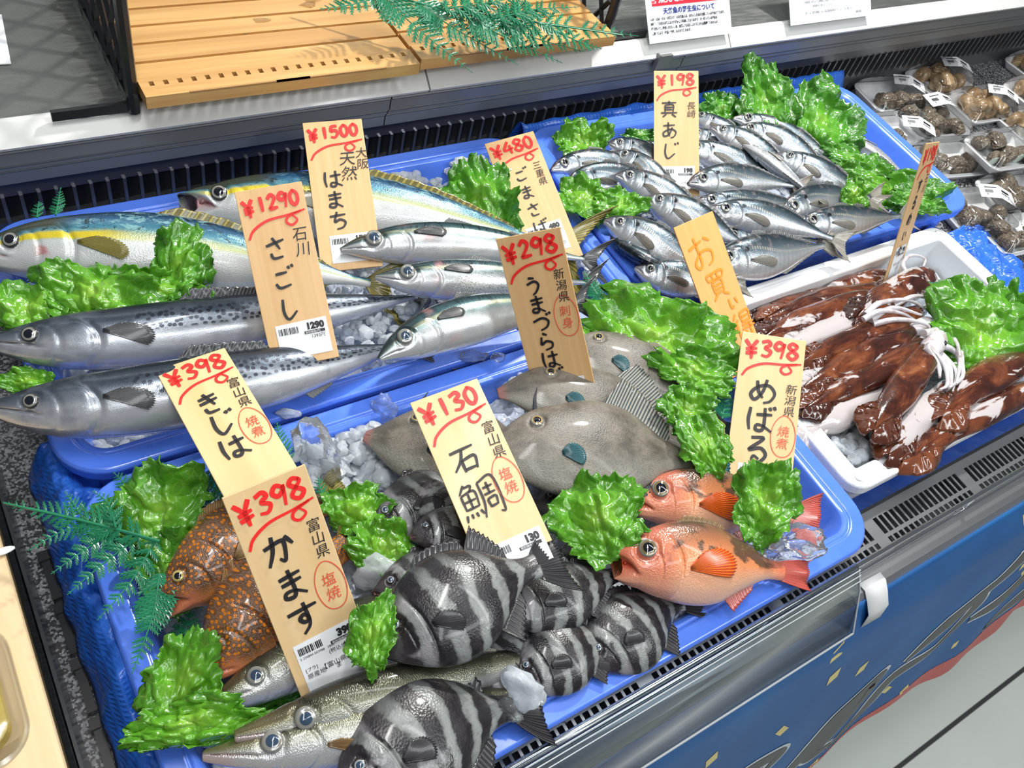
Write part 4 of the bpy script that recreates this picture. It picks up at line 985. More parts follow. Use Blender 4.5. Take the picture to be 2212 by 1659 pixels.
def price_tag(B, u, v, wd, L, label, price=None, name='', nx=.40, ny=.80, st=.42, sz=.34, origin='', ox=.83, oy=.62, osz=.17, stamp=None, sy=1.5, sticker=None, stick=None, wood='tagwood', ext=.018, extra=None, namecol='ink', uy=0.0, psz=.28, bw=.058):
    B, u, v = np.array(B), nrm(u), nrm(v); v = nrm(v - u * (u @ v)); n = np.cross(u, v)
    B = B - v * ext; L = L + ext; T = B + v * L - u * wd / 2           # T is the top left corner
    to3 = lambda x, y, off=0.0008: T + u * (x * wd) - v * (y * wd) + n * off
    b = MB(); b.obox(B + v * L / 2 - n * 0.0012, [u * wd / 2, v * L / 2, n * 0.0012])
    # the wood is stored in the board's own axes so that its grain runs along it
    A = np.stack([u, v, n], 1); loc = B
    me_v = (np.array(b.v) - loc) @ A
    root = mesh('price_tag', me_v, b.f, M[wood], None, (0, 0, 0), None, False); label_frame(root, u, v, n); root.location = loc.tolist(); root['_o'] = loc.tolist()
    bv = root.modifiers.new('soften', 'BEVEL'); bv.width = 0.0006; bv.segments = 2
    tag(root, label, 'price tag', 'wooden price tags standing among the fish')
    inv = A.T
    def fix(o):                       # children live in the board's axes
        return o
    def put(nm, mb, mat):
        return mesh(nm, (np.array(mb.v) - loc) @ A, mb.f, mat, None, (0, 0, 0), None, False)
    def child(nm, mb, mat, par=root):
        o = put(nm, mb, mat); o.parent = par; o['_o'] = [0, 0, 0]; return o
    def txt(nm, s, size, x, y, mat, par=root, off=.0008, **k):
        o = ftext(root, nm, s, size, loc, (1, 0, 0), (0, 1, 0), (0, 0, 1), mat, **k)
        p = A.T @ (to3(x, y, off) - loc); o.location = p.tolist(); o.rotation_euler = (0, 0, 0); o.parent = par; return o
    def glyphs(mb, chars, x, y, size, w_, stepx=0, stepy=0, asp=1.0, rot=0.0):
        for i, ch in enumerate(chars):
            for s_ in G[ch]:
                q = [((a - .5) * size * asp, (c_ - .5) * size) for a, c_ in s_]
                cr, sr = math.cos(rot), math.sin(rot)
                q = [(x + stepx * i + a * cr - c_ * sr, y + stepy * i + a * sr + c_ * cr) for a, c_ in q]
                vv, ff = ribbon(mb, q, w_)
                mb.add([to3(a, c_, .0007) for a, c_ in vv], [f[::-1] for f in ff])
    if price:
        b = MB(); k = len(price); full = .86; stp = full / (k + 0.2)
        glyphs(b, '¥', .06 + stp * .55, .265 + uy, psz * 1.12, .062, asp=min(1, stp / psz * .95), rot=-.05)
        for i, ch in enumerate(price[1:]): glyphs(b, ch, .10 + stp * (1.5 + i * .98), .225 + uy - .008 * i, psz, .060, asp=min(1, stp / psz * 1.0), rot=-.04)
        for q in ([(.07, .72 + uy), (.16, .59 + uy), (.38, .48 + uy), (.68, .445 + uy), (.96, .40 + uy)], [(.90, .41 + uy), (.70, .47 + uy), (.66, .55 + uy), (.73, .60 + uy), (.82, .54 + uy), (.76, .45 + uy)]):
            vv, ff = ribbon(b, q, .040); b.add([to3(a, c_, .0007) for a, c_ in vv], [f[::-1] for f in ff])
        child('price_lettering', b, M['red'])['label'] = 'red brushed price lettering'
    if name:
        b = MB(); glyphs(b, name, nx, ny, sz, bw, 0, st); child('name_lettering', b, M[namecol])
    if extra:
        b = MB()
        for ch, x, y, s_, w_ in extra: glyphs(b, ch, x, y, s_, w_)
        child('name_lettering', b, M[namecol])
    if origin:
        for k_, cols in enumerate(origin if isinstance(origin, list) else [(origin, ox, oy, osz)]):
            s_, x, y, z_ = cols
            txt('origin_lettering', '\n'.join(s_), z_ * wd * 1.05, x - z_ * .5, y + z_ * .9, M['ink'], line=1.0, shear=.12)
    if stamp:
        b = MB(); ex, ey = (.185, .33)
        ring = [(.80 + ex * math.cos(a), sy + ey * math.sin(a) * (1 + .03 * math.sin(3 * a))) for a in np.linspace(.3, 2 * PI + .35, 30)]
        vv, ff = ribbon(b, ring, .013, 2, 1.0); b.add([to3(a, c_, .0007) for a, c_ in vv], [f[::-1] for f in ff])
        st_ = child('cooking_stamp', b, M['redthin'])
        st_['label'] = 'thin red pen ring round the cooking advice'
        txt('cooking_lettering', '\n'.join(stamp), .185 * wd, .80 - .10, sy - .02, M['redthin'], par=root, shear=.1, line=1.05)
    if sticker:
        x0, x1, y0, y1, num, txts = sticker
        b = MB(); b.add([to3(x0, y0, .0005), to3(x1, y0 - .02, .0005), to3(x1, y1, .0005), to3(x0, y1, .0005)], [(0, 3, 2, 1)])
        sk = child('price_sticker', b, M['paper']); sk['label'] = 'white printed price sticker'
        dx = x1 - x0
        b = MB(); barcode(b, lambda a, c_: to3(a, c_, .0009), x0 + .05 * dx, x0 + .43 * dx, y0 + .06, y0 + .16, len(num) + int(num)); child('barcode', b, M['ink'], sk)
        txt('sticker_price', num, .135 * wd, x1 - .05, y0 + .13, M['ink'], par=sk, off=.001, align='RIGHT', bold=.0006)
        b = MB(); b.add([to3(x1 - .36, y0 + .155, .0008), to3(x1 - .05, y0 + .155, .0008), to3(x1 - .05, y0 + .20, .0008), to3(x1 - .36, y0 + .20, .0008)], [(0, 3, 2, 1)]); child('price_bar', b, M['ink'], sk)
        txt('price_bar_text', '税別価格(円)', .040 * wd, x1 - .345, y0 + .194, M['paper'], par=sk, off=.0012)
        for s_, size, tx, ty in txts: txt('sticker_text', s_, size * wd, x0 + tx, y0 + ty, M['ink'], par=sk, off=.001)
    return root


K = 'wooden price tag '
price_tag((-0.1094, 0.2322, 0.03), (0.9364, -0.3125, 0.1599), (0.2382, 0.9002, 0.3646), 0.0756, 0.1894, K + 'marked 1500 standing behind the mackerel and against the yellowtails', '¥1500', 'はまち', nx=.38, ny=1.10, st=.38, sz=.34, bw=.044, psz=.235,
          origin=[('天然', .65, .60, .27), ('大阪', .90, .55, .20)], sticker=(.20, .93, 2.13, 2.62, '1500', []))
price_tag((-0.2307, 0.0925, 0.06), (0.9467, -0.2492, 0.2041), (0.0794, 0.7946, 0.6019), 0.0709, 0.1746, K + 'marked 1290 standing between the two Spanish mackerel', '¥1290', 'さごし', nx=.42, ny=.92, st=.47, sz=.36, bw=.046, psz=.235,
          origin=[('石川', .80, .66, .22)], sticker=(.16, .93, 2.08, 2.6, '1290', [('1393円', .07, .50, .27)]), uy=.02)
price_tag((0.1787, 0.1822, 0.0), (0.9416, -0.1881, 0.2793), (0.1125, 0.9575, 0.2654), 0.0754, 0.1934, K + 'marked 480 leaning behind the spotted mackerel tails', '¥480', 'ごまさば', nx=.44, ny=.86, st=.385, sz=.30, bw=.038,
          origin=[('三重県', .80, .66, .17)], sticker=(.14, .84, 1.98, 2.58, '480', [('518円', .08, .42, .28), ('ば', .1, .40, .42), ('1パック', .08, .38, .5)]))
price_tag((0.0365, -0.0499, 0.03), (0.688, -0.5104, 0.5159), (-0.1084, 0.6307, 0.7684), 0.0743, 0.1927, K + 'marked 298 standing in front of the mackerel, beside the big lettuce', '¥298', 'うまづらはぎ', nx=.40, ny=.80, st=.305, sz=.31, bw=.042,
          origin=[('新潟県', .82, .60, .17)], stamp='刺身', sy=1.36, sticker=(.5, .86, 2.38, 2.7, '298', []))
price_tag((0.4383, 0.2324, 0.02), (0.8102, -0.5327, 0.2447), (0.3716, 0.7895, 0.4885), 0.0702, 0.1894, K + 'marked 198 standing upright in the middle of the horse mackerel', '¥198', '真あじ', nx=.34, ny=.92, st=.50, sz=.40, bw=.042,
          origin=[('長崎', .82, .74, .19)], sticker=(.10, .90, 2.28, 2.8, '198', [('1パック', .07, .5, .40)]))
price_tag((0.3132, -0.073, 0.02), (0.9925, 0.0758, 0.0959), (-0.1176, 0.8062, 0.5799), 0.0695, 0.1822, 'orange wooden bargain tag with orange brush lettering behind the big lettuce', None, '', extra=[('お', .40, .62, .66, .055), ('買', .50, 1.30, .52, .048), ('い', .72, 1.74, .30, .05), ('得', .78, 2.22, .52, .048)], namecol='orange', wood='tagorange', ext=.03)
price_tag((0.6905, -0.0355, 0.0), (0.9386, 0.2011, -0.2805), (0.1706, 0.4363, 0.8835), 0.0740, 0.2052, K + 'seen almost edge-on standing up in the squid box', '¥198', 'するめいか', nx=.42, ny=.85, st=.34, sz=.28, bw=.042,
          origin=[('石川', .80, .62, .2)], sticker=(.12, .84, 2.12, 2.75, '198', [('するめいか', .08, .1, .40), ('1パック', .08, .3, .5)]), ext=.02)
price_tag((0.1892, -0.258, 0.0), (0.7216, -0.6613, 0.2047), (0.5495, 0.727, 0.4117), 0.0783, 0.2095, K + 'marked 398 standing behind the red rockfish beside the squid box', '¥398', 'めばる', nx=.42, ny=.93, st=.47, sz=.44, bw=.056,
          origin=[('新潟県', .84, .76, .17)], stamp='焼煮', sy=1.62, sticker=(.18, .88, 2.13, 2.7, '398', []), wood='tagpale', uy=.01)
price_tag((-0.1478, -0.2238, 0.075), (0.968, -0.0975, 0.2314), (0.0603, 0.9848, 0.1626), 0.074, 0.1841, K + 'marked 130 leaning over the small striped fish', '¥130', '', extra=[('石', .38, 1.04, .40, .045), ('鯛', .36, 1.62, .54, .036)],
          origin=[('富山県', .84, .64, .18)], stamp='塩焼', sy=1.52, sticker=(.12, .92, 2.26, 2.7, '130', []), wood='tagpale', ext=0.0)
price_tag((-0.3356, -0.073, 0.085), (0.998, 0.0592, 0.0228), (-0.0578, 0.9966, -0.0593), 0.071, 0.1788, K + 'marked 398 lying partly beneath the front 398 tag, against the Spanish mackerel', '¥398', 'きじは', nx=.42, ny=.86, st=.42, sz=.40, bw=.055,
          origin=[('富山県', .84, .58, .18)], stamp='焼煮', sy=1.50, wood='tagpale', ext=.004)
price_tag((-0.3358, -0.2473, 0.03), (0.9918, -0.0049, 0.1274), (-0.0913, 0.6704, 0.7364), 0.0695, 0.1983, K + 'marked 398 in front at the left standing above the barracudas', '¥398', 'かます', nx=.38, ny=.86, st=.48, sz=.42, bw=.056,
          origin=[('富山県', .84, .66, .17)], stamp='塩焼', sy=1.58, sticker=(.12, .92, 2.12, 2.85, '398', [('(税込価格', .07, .38, .30), ('429円', .085, .57, .29), ('2 235844 003988   5844', .045, .03, .22), ('【富山県】', .085, .22, .47), ('す', .085, .56, .44), ('1パック', .08, .58, .52), ('ま', .085, .40, .53), ('原産地', .08, .04, .50), ('[プラ]', .06, .04, .40)]), wood='tagpale', uy=.02)
# ------------------------------------------------------------------ lettuce, fern, ice, squid, shellfish
def lettuce(cx, cy, wpx, hpx, z, label, seed=0, rot=0.0, tilt=0.45, fold=0.0, base=(0, -0.9), dark=0.0, ruff=1.0, lift=0.0):
    """a frilly crumpled leaf of about wpx x hpx photo pixels centred on cx, cy; tilt 0 lies flat, 1 faces the viewer"""
    c = P(cx, cy, z); dist = np.linalg.norm(c - CAM); k = dist / FPX
    n = nrm(np.array([0, 0, 1.0]) * (1 - tilt) + TOCAM * tilt)
    e1 = nrm(RTIM - n * (RTIM @ n)); e2 = np.cross(n, e1)
    cr, sr = math.cos(math.radians(rot)), math.sin(math.radians(rot))
    a1, a2 = e1 * cr + e2 * sr, -e1 * sr + e2 * cr
    fore = max(0.45, abs(n @ TOCAM))
    W = wpx * k / 2; H = hpx * k / 2 / (fore if tilt < .9 else 1)
    na, nr = 150, 34; rnd = random.Random(seed); ph = [rnd.uniform(0, 6.28) for _ in range(8)]
    V = []; U = []; bx, by = base
    for j in range(nr):
        r = j / (nr - 1)
        for i in range(na):
            f = 2 * PI * i / na
            ed = 1 + .10 * math.sin(3 * f + ph[0]) + .08 * math.sin(5 * f + ph[1]) + .05 * math.sin(9 * f + ph[2])
            if r > .75: ed += (r - .75) * 4 * (.045 * mnoise.noise(Vector((math.cos(f) * 7, math.sin(f) * 7, seed))) + .055 * mnoise.noise(Vector((math.cos(f) * 13, math.sin(f) * 13, seed))) + .028 * math.sin(41 * f + ph[4]))
            px, py = math.cos(f) * ed, math.sin(f) * ed
            x, y = bx * (1 - r) + px * r, by * (1 - r) * .92 + py * r
            rad = math.hypot(x, y)
            q = Vector((x * 1.7 + seed * 3.1, y * 1.7, seed * .7))
            zz = .34 * mnoise.noise(q * .9) + .24 * (abs(mnoise.noise(q * 1.7)) - .2) + .085 * (.3 - abs(mnoise.noise(q * 3.6))) + .030 * abs(mnoise.noise(q * 8)) + .010 * mnoise.noise(q * 17)
            zz += r ** 3 * ruff * (.13 * math.sin(4 * f + ph[6] + 2 * mnoise.noise(q)) + .085 * math.sin(9 * f + ph[7] + 3 * mnoise.noise(q)) + .035 * math.sin(19 * f + ph[3]))
            zz -= .10 * math.exp(-((x * .9) / .06) ** 2) * (1 - r) + fold * x * x
            x += .12 * mnoise.noise(q * 3 + Vector((9, 0, 0))) * r; y += .12 * mnoise.noise(q * 3 + Vector((0, 9, 0))) * r
            V.append(c + a1 * (x * W) + a2 * (y * H) + n * ((zz + lift * y) * (W + H) / 2 * .9)); U.append((dark, min(1, .15 + .85 * rad)))
    F = [(j * na + i, j * na + (i + 1) % na, (j + 1) * na + (i + 1) % na, (j + 1) * na + i) for j in range(nr - 1) for i in range(na)]
    o = mesh('lettuce_leaf', V, F, M['lettuce'], None, tuple(c), U); md = o.modifiers.new('thickness', 'SOLIDIFY'); md.thickness = 0.0009
    return tag(o, label, 'lettuce', 'lettuce leaves tucked among the fish')


def frond(parent, stem, npin, plen, n, side_taper, name='frond', lean=0.0, pin=6, rnd=None):
    """feathery pinnae along a stem: stem is a list of points, plen the longest pinna"""
    rnd = rnd or random.Random(1)
    st = crom(stem, 10); k = len(st)
    b = MB(); b.tube(st, np.linspace(.0011, .0004, k), 6)
    n = nrm(n)
    npin = int(npin * 1.15)
    for i in range(npin):
        f = (i + .6) / npin; p = st[min(k - 1, int(f * (k - 1)))]; t = nrm(st[min(k - 1, int(f * (k - 1)) + 1)] - st[max(0, int(f * (k - 1)) - 1)])
        ln = plen * .74 * side_taper(f)
        for sg in (1, -1):
            d = nrm(t * .62 + np.cross(n, t) * sg * .95 + n * rnd.uniform(-.12, .18)); q = np.cross(n, d)
            m_ = max(4, int(pin * ln / plen / .74)); tip = p + d * ln
            V = [p]; k0 = n * ln * .06
            for a in range(m_):                      # a toothed leaflet: spine, valleys and tooth tips on both sides
                g = (a + .15) / m_; w1 = ln * .09 * (1 - .6 * g); w2 = ln * .34 * (1 - .80 * g) * (.6 + .4 * min(1, a / 1.5))
                c0, c1 = p + d * ln * g, p + d * ln * (g + .75 / m_); tp = d * ln * .16
                V += [c0 + k0, c0 + q * w1, c1 + q * w2 + tp, c0 - q * w1, c1 - q * w2 + tp]
            V.append(tip); Fc = []
            for a in range(m_):
                i0 = 1 + 5 * a; nx_ = i0 + 5 if a < m_ - 1 else None; e_ = len(V) - 1
                for s0, s1 in ((1, 2), (3, 4)):
                    Fc.append((i0, i0 + s0, i0 + s1)); Fc.append((i0, i0 + s1, (nx_ + s0) if nx_ else e_)); Fc.append((i0, (nx_ + s0) if nx_ else e_, nx_ if nx_ else e_)) if nx_ else None
            b.add(V, Fc)
    o = b.obj(name, M['fern'], parent, loc=stem[0], smooth=False)
    return o


def fern(stem_px, zs, npin, plen, label, tilt=.5, subs=None, seed=1, name='fern_sprig'):
    rn = random.Random(seed)
    zz = zs if isinstance(zs, (list, tuple)) else [zs] * len(stem_px)
    st = [P(q[0], q[1], z) for q, z in zip(stem_px, zz)]
    n = nrm(np.array([0, 0, 1.]) * (1 - tilt) + TOCAM * tilt)
    root = empty(name, st[0]); tag(root, label, 'fern', 'green plastic fern decorations')
    if subs:
        MB().tube(crom(st, 8), np.linspace(.0018, .0009, len(crom(st, 8))), 7).obj('stem', M['fern'], root)
        for pts, z2, np2, pl2 in subs:
            z2 = z2 if isinstance(z2, (list, tuple)) else [z2] * len(pts)
            frond(root, [P(q[0], q[1], z) for q, z in zip(pts, z2)], np2, pl2, n, lambda f: (1 - f) ** .8 * (.45 + .55 * min(1, f * 5)) + .06, rnd=rn)
    else:
        frond(root, st, npin, plen, n, lambda f: (1 - f) ** .8 * (.55 + .45 * min(1, f * 4)) + .06, rnd=rn)
    return root


ICO = bmesh.new(); bmesh.ops.create_icosphere(ICO, subdivisions=2, radius=1.0)
ICOV = np.array([v.co[:] for v in ICO.verts]); ICOF = [[v.index for v in f.verts] for f in ICO.faces]; ICO.free()


def chunk(rn, c, s, mb, rough=.35):
    n = rn.randint(6, 9); d = nrm(np.array([rn.gauss(0, 1) for _ in range(3)])); V = ICOV.copy()
    for _ in range(n):                       # flats knocked off a lump
        d = nrm([rn.gauss(0, 1) for _ in range(3)]); h = rn.uniform(.45, .85); k = V @ d; V = V - np.maximum(k - h, 0)[:, None] * d
    V = V * np.array([rn.uniform(.7, 1.3), rn.uniform(.7, 1.3), rn.uniform(.6, 1.0)]) * s
    a = rn.uniform(0, 6.28); ca, sa = math.cos(a), math.sin(a); V = V @ np.array([[ca, sa, 0], [-sa, ca, 0], [0, 0, 1]])
    mb.add(V + np.array(c), ICOF)


def ice_fill(x0, x1, y0, y1, z, n, label, seed, smin=.005, smax=.011, hf=None, spots=()):
    rn = random.Random(seed); hf = hf or (lambda x, y: z)
    nx, ny = int((x1 - x0) / .008), int((y1 - y0) / .008); V = []
    for j in range(ny + 1):
        for i in range(nx + 1):
            x, y = x0 + (x1 - x0) * i / nx, y0 + (y1 - y0) * j / ny
            V.append((x, y, hf(x, y) + .010 * mnoise.noise(Vector((x * 90, y * 90, seed))) + .006 * mnoise.noise(Vector((x * 40, y * 40, seed)))))
    F = [(j * (nx + 1) + i, j * (nx + 1) + i + 1, (j + 1) * (nx + 1) + i + 1, (j + 1) * (nx + 1) + i) for j in range(ny) for i in range(nx)]
    b = MB(); b.add(V, F, 1)
    for _ in range(n):
        x, y = rn.uniform(x0 + .008, x1 - .008), rn.uniform(y0 + .008, y1 - .008); chunk(rn, (x, y, hf(x, y) + rn.uniform(0, .007)), rn.uniform(smin, smax), b)
    for (px, py, pz, sp_, m_, s0, s1) in spots:
        c = P(px, py, pz)
        for _ in range(m_):
            chunk(rn, (min(x1 - .004, max(x0 + .004, c[0] + rn.gauss(0, sp_))), min(y1 - .004, max(y0 + .004, c[1] + rn.gauss(0, sp_))), pz + rn.uniform(-.012, .006)), rn.uniform(s0, s1), b)
    o = b.obj('crushed_ice', [M['ice'], M['icebed']], loc=((x0 + x1) / 2, (y0 + y1) / 2, z - .01))
    return tag(o, label, 'ice', kind='stuff')


def ice_lump(px, py, z, s, label, seed, st=(1, 1, 1), clear=True):
    rn = random.Random(seed); c = P(px, py, z); V = ICOV.copy(); out = []
    bm = bmesh.new(); bmesh.ops.create_icosphere(bm, subdivisions=3, radius=1.0)
    ph = rn.uniform(0, 50)
    for v in bm.verts:
        q = v.co * 1.4 + Vector((ph, 0, 0)); k = 1 + .55 * mnoise.noise(q) + .22 * mnoise.noise(q * 2.6) + .10 * mnoise.noise(q * 6); w_ = v.co * k * s
        out.append(c + RTIM * w_.x * st[0] + np.array([0, .75, .45]) * w_.y * st[1] + np.array([0, 0, 1]) * w_.z * .8 * st[2])
    F = [[v.index for v in f.verts] for f in bm.faces]; bm.free()
    o = mesh('ice_chunk', out, F, M['clearice'] if clear else M['ice'], None, (c[0], c[1], min(q[2] for q in out)))
    return tag(o, label, 'ice', 'loose ice lumps')


m = NM('squid_skin'); u, h, _ = m.sep(m.uv()); o_ = m.ob(); r_ = m.rnd(); ov = m.vm('ADD', o_, m.com(m.ma('MULTIPLY', r_, 3.0), 0.0, 0.0))
n = m.noise(m.com(m.ma('MULTIPLY', u, 3.0), m.ma('MULTIPLY_ADD', m.ma('PINGPONG', h, .5), 3.0, m.ma('MULTIPLY', r_, 40.0)), m.ma('MULTIPLY', r_, 17.0)), 1.6, 5, 0.65, .6); n2 = m.noise(m.com(m.ma('MULTIPLY', u, 4.0), m.ma('MULTIPLY_ADD', m.ma('PINGPONG', h, .5), 5.0, m.ma('MULTIPLY', r_, 70.0)), 0.0), 1.0, 4, .6, 1.0); dt = m.vor(o_, 420)
c = m.ramp(n, [(0.28, (0.020, 0.006, 0.005)), (0.46, (0.065, 0.016, 0.008)), (0.60, (0.17, 0.048, 0.018)), (0.78, (0.36, 0.14, 0.06))])
c = m.mix(m.ma('MULTIPLY', m.ss(dt, .35, .15), .3), c, (0.07, 0.015, 0.01))
pale = m.mask()[1]
c = m.mix(m.ss(m.ma('ADD', n2, m.ma('MULTIPLY', pale, .36)), .60, .66, 0, .92), c, (0.56, 0.52, 0.52))
S['squid'] = m.out(c, .16, 0, .8, m.bump(m.ma('ADD', n, m.ma('MULTIPLY', dt, .3)), .25, .0015), Subsurface_Weight=.12, Subsurface_Radius=(.006, .003, .002), Subsurface_Scale=.4)
m = NM('squid_flesh'); n = m.noise(m.ob(), 60, 4)
S['flesh'] = m.out(m.mix(m.ss(n, .45, .75), (0.64, 0.62, 0.65), (0.45, 0.36, 0.36)), .16, 0, .8, m.bump(n, .3, .001), Subsurface_Weight=.3, Subsurface_Radius=(.006, .004, .004), Subsurface_Scale=.5)


def squid(pts, z, rad, label, pale=0.0, fin=True, head=False, arms=None, flat=.62, fintip=0, seed=0):
    """pts: photo pixels from the pointed fin end to the open head end"""
    rn = random.Random(seed); zz = z if isinstance(z, (list, tuple)) else [z] * len(pts)
    w3 = np.array([P(q[0], q[1], a) for q, a in zip(pts, zz)]); sp_ = crom(w3, 14); k = len(sp_); x = np.linspace(0, 1, k)
    prof = hinterp(x, [(0, .03), (.06, .20), (.18, .52), (.34, .80), (.55, 1.0), (.75, .96), (.92, .80), (1, .62)])
    tan = np.gradient(sp_, axis=0); nv = 26; V = []; A = []
    for i in range(k):
        t = nrm(tan[i]); s_ = nrm(np.cross(t, [0, 0, 1.])); nn = np.cross(s_, t)
        for j in range(nv):
            a = 2 * PI * j / nv; w_ = 1 + .16 * mnoise.noise(Vector((x[i] * 6, math.cos(a) * 1.5, seed + math.sin(a)))) + .05 * math.sin(x[i] * 9 + seed) + .05 * mnoise.noise(Vector((x[i] * 14, math.cos(a) * 3, seed + math.sin(a) * 3)))
            V.append(sp_[i] + rad * prof[i] * w_ * (s_ * math.cos(a) + nn * math.sin(a) * flat)); A.append((0, pale, 0, 1))
    F = [(i * nv + j, (i + 1) * nv + j, (i + 1) * nv + (j + 1) % nv, i * nv + (j + 1) % nv) for i in range(k - 1) for j in range(nv)] + [tuple(range(nv)), tuple((k - 1) * nv + j for j in range(nv))[::-1]]
    mid = sp_[k // 2]; root = mesh('squid', V, F, S['squid'], None, (mid[0], mid[1], min(q[2] for q in V)), np.array([(x[i], j / nv) for i in range(k) for j in range(nv)]), True, None, A)
    tag(root, label, 'squid', 'squid piled in the foam box')
    if fin:
        for sg in (1, -1):
            n1, n2_ = 18, 8; V = []; A = []
            for i in range(n1):
                f = i / (n1 - 1); q = f * .42; ii = min(k - 1, int(q * (k - 1))); t = nrm(tan[ii]); s_ = nrm(np.cross(t, [0, 0, 1.])); nn = np.cross(s_, t)
                wd = rad * 1.1 * math.sin(PI * min(1, f * .98 + .02) ** .8)
                for j in range(n2_):
                    g = j / (n2_ - 1); V.append(sp_[ii] + s_ * sg * (rad * prof[ii] * .6 + wd * g) + nn * (rad * flat * (.35 - .75 * g * g) + .0015 * math.sin(f * 9 + g * 4 + seed)) - t * rad * .5 * g); A.append((0, pale * .6, 0, 1))
            F = [(i * n2_ + j, i * n2_ + j + 1, (i + 1) * n2_ + j + 1, (i + 1) * n2_ + j) for i in range(n1 - 1) for j in range(n2_ - 1)]
            o = mesh('fin', V, F, S['squid'], root, sp_[0], np.zeros((len(V), 2)), True, None, A); md = o.modifiers.new('thickness', 'SOLIDIFY'); md.thickness = .0025; md.offset = 0
    if head:
        e = sp_[-1]; t = nrm(tan[-1]); b = MB(); hp = [e - t * rad * .5, e + t * rad * .6, e + t * rad * 1.5, e + t * rad * 2.0]
        b.tube(crom(hp, 6), np.interp(np.linspace(0, 1, 19), [0, .3, .7, 1], [.6, .72, .62, .45]) * rad, 14, 0, .85)
        hd = b.obj('head', S['flesh'], root, loc=e)
        s_ = nrm(np.cross(t, [0, 0, 1.])); ec = e + t * rad * 1.25 + nrm(TOCAM + s_ * .6) * rad * .58; V = ICOV * rad * .20 + ec
        mesh('eye', V, ICOF, M['pupil'], hd, ec)
    if arms:
        for q in arms:
            pz = q[2] if len(q) > 2 else zz[-1]
            p3 = np.array([P(a, b_, pz + .008 * math.sin(i * 1.7 + seed)) for i, (a, b_) in enumerate(q[0])]); cc = crom(p3, 8)
            b = MB(); b.tube(cc, np.linspace(q[1], q[1] * .3, len(cc)), 10); b.obj('arm', S['flesh'], root, loc=cc[0])
    return root


# shellfish packs
m = NM('turban_shell'); n = m.noise(m.ob(), 120, 5, .7); v = m.vor(m.ob(), 260)
S['turban'] = m.out(m.ramp(n, [(.3, (.045, .035, .024)), (.5, (.16, .125, .085)), (.62, (.26, .21, .15)), (.75, (.42, .36, .28))]), .35, 0, .5, m.bump(m.ma('ADD', n, v), .8, .003))
m = NM('whelk_shell'); n = m.noise(m.ob(), 60, 4)
S['whelk'] = m.out(m.ramp(n, [(.3, (.20, .12, .055)), (.55, (.42, .29, .16)), (.75, (.56, .44, .30))]), .22, 0, .6, m.bump(n, .3, .002))
M['operculum'] = flat('pale_operculum', (0.42, 0.50, 0.44), .25, 0, .5)
M['tan'] = flat('whelk_foot', (0.55, 0.42, 0.22), .3, 0, .4)


def shell(parent, c, s, rn, kind, rough):
    turns = 3.0; n, k = 46, 10; ax = nrm([rn.gauss(0, 1), rn.gauss(0, 1), rn.uniform(-.2, .9)]); e1 = nrm(np.cross(ax, [.3, .5, .8])); e2 = np.cross(ax, e1); V = []
    for i in range(n):
        f = i / (n - 1); g = math.exp(2.1 * (f - 1)); a = 2 * PI * turns * f; rr_ = s * .52 * g; p = ax * s * (1.05 * (1 - g) - .3) + (e1 * math.cos(a) + e2 * math.sin(a)) * rr_
        er = e1 * math.cos(a) + e2 * math.sin(a); rt = s * .50 * g + .0004
        for j in range(k):
            b_ = 2 * PI * j / k; kn = 1 + rough * (.16 * math.sin(a * 4) * (1 if 1 < j < 4 else .2) + rn.uniform(-.05, .05)); V.append(c + p + (er * math.cos(b_) + ax * math.sin(b_) * 1.1) * rt * kn)
    F = [(i * k + j, i * k + (j + 1) % k, (i + 1) * k + (j + 1) % k, (i + 1) * k + j) for i in range(n - 1) for j in range(k)]
    o = mesh('turban_shell' if kind == 'turban' else 'whelk', V, F, S[kind], parent, c)
    ce = np.mean(V[-k:], axis=0); t = nrm(np.cross(ax, e1 * math.cos(2 * PI * turns) + e2 * math.sin(2 * PI * turns)))
    W_ = ICOV * np.array([1, 1, 1]) * s * .50; W_ = W_ - np.outer(W_ @ t, t) * .75 + ce
    mesh('operculum' if kind == 'turban' else 'foot', W_, ICOF, M['operculum'] if kind == 'turban' else M['tan'], o, ce)


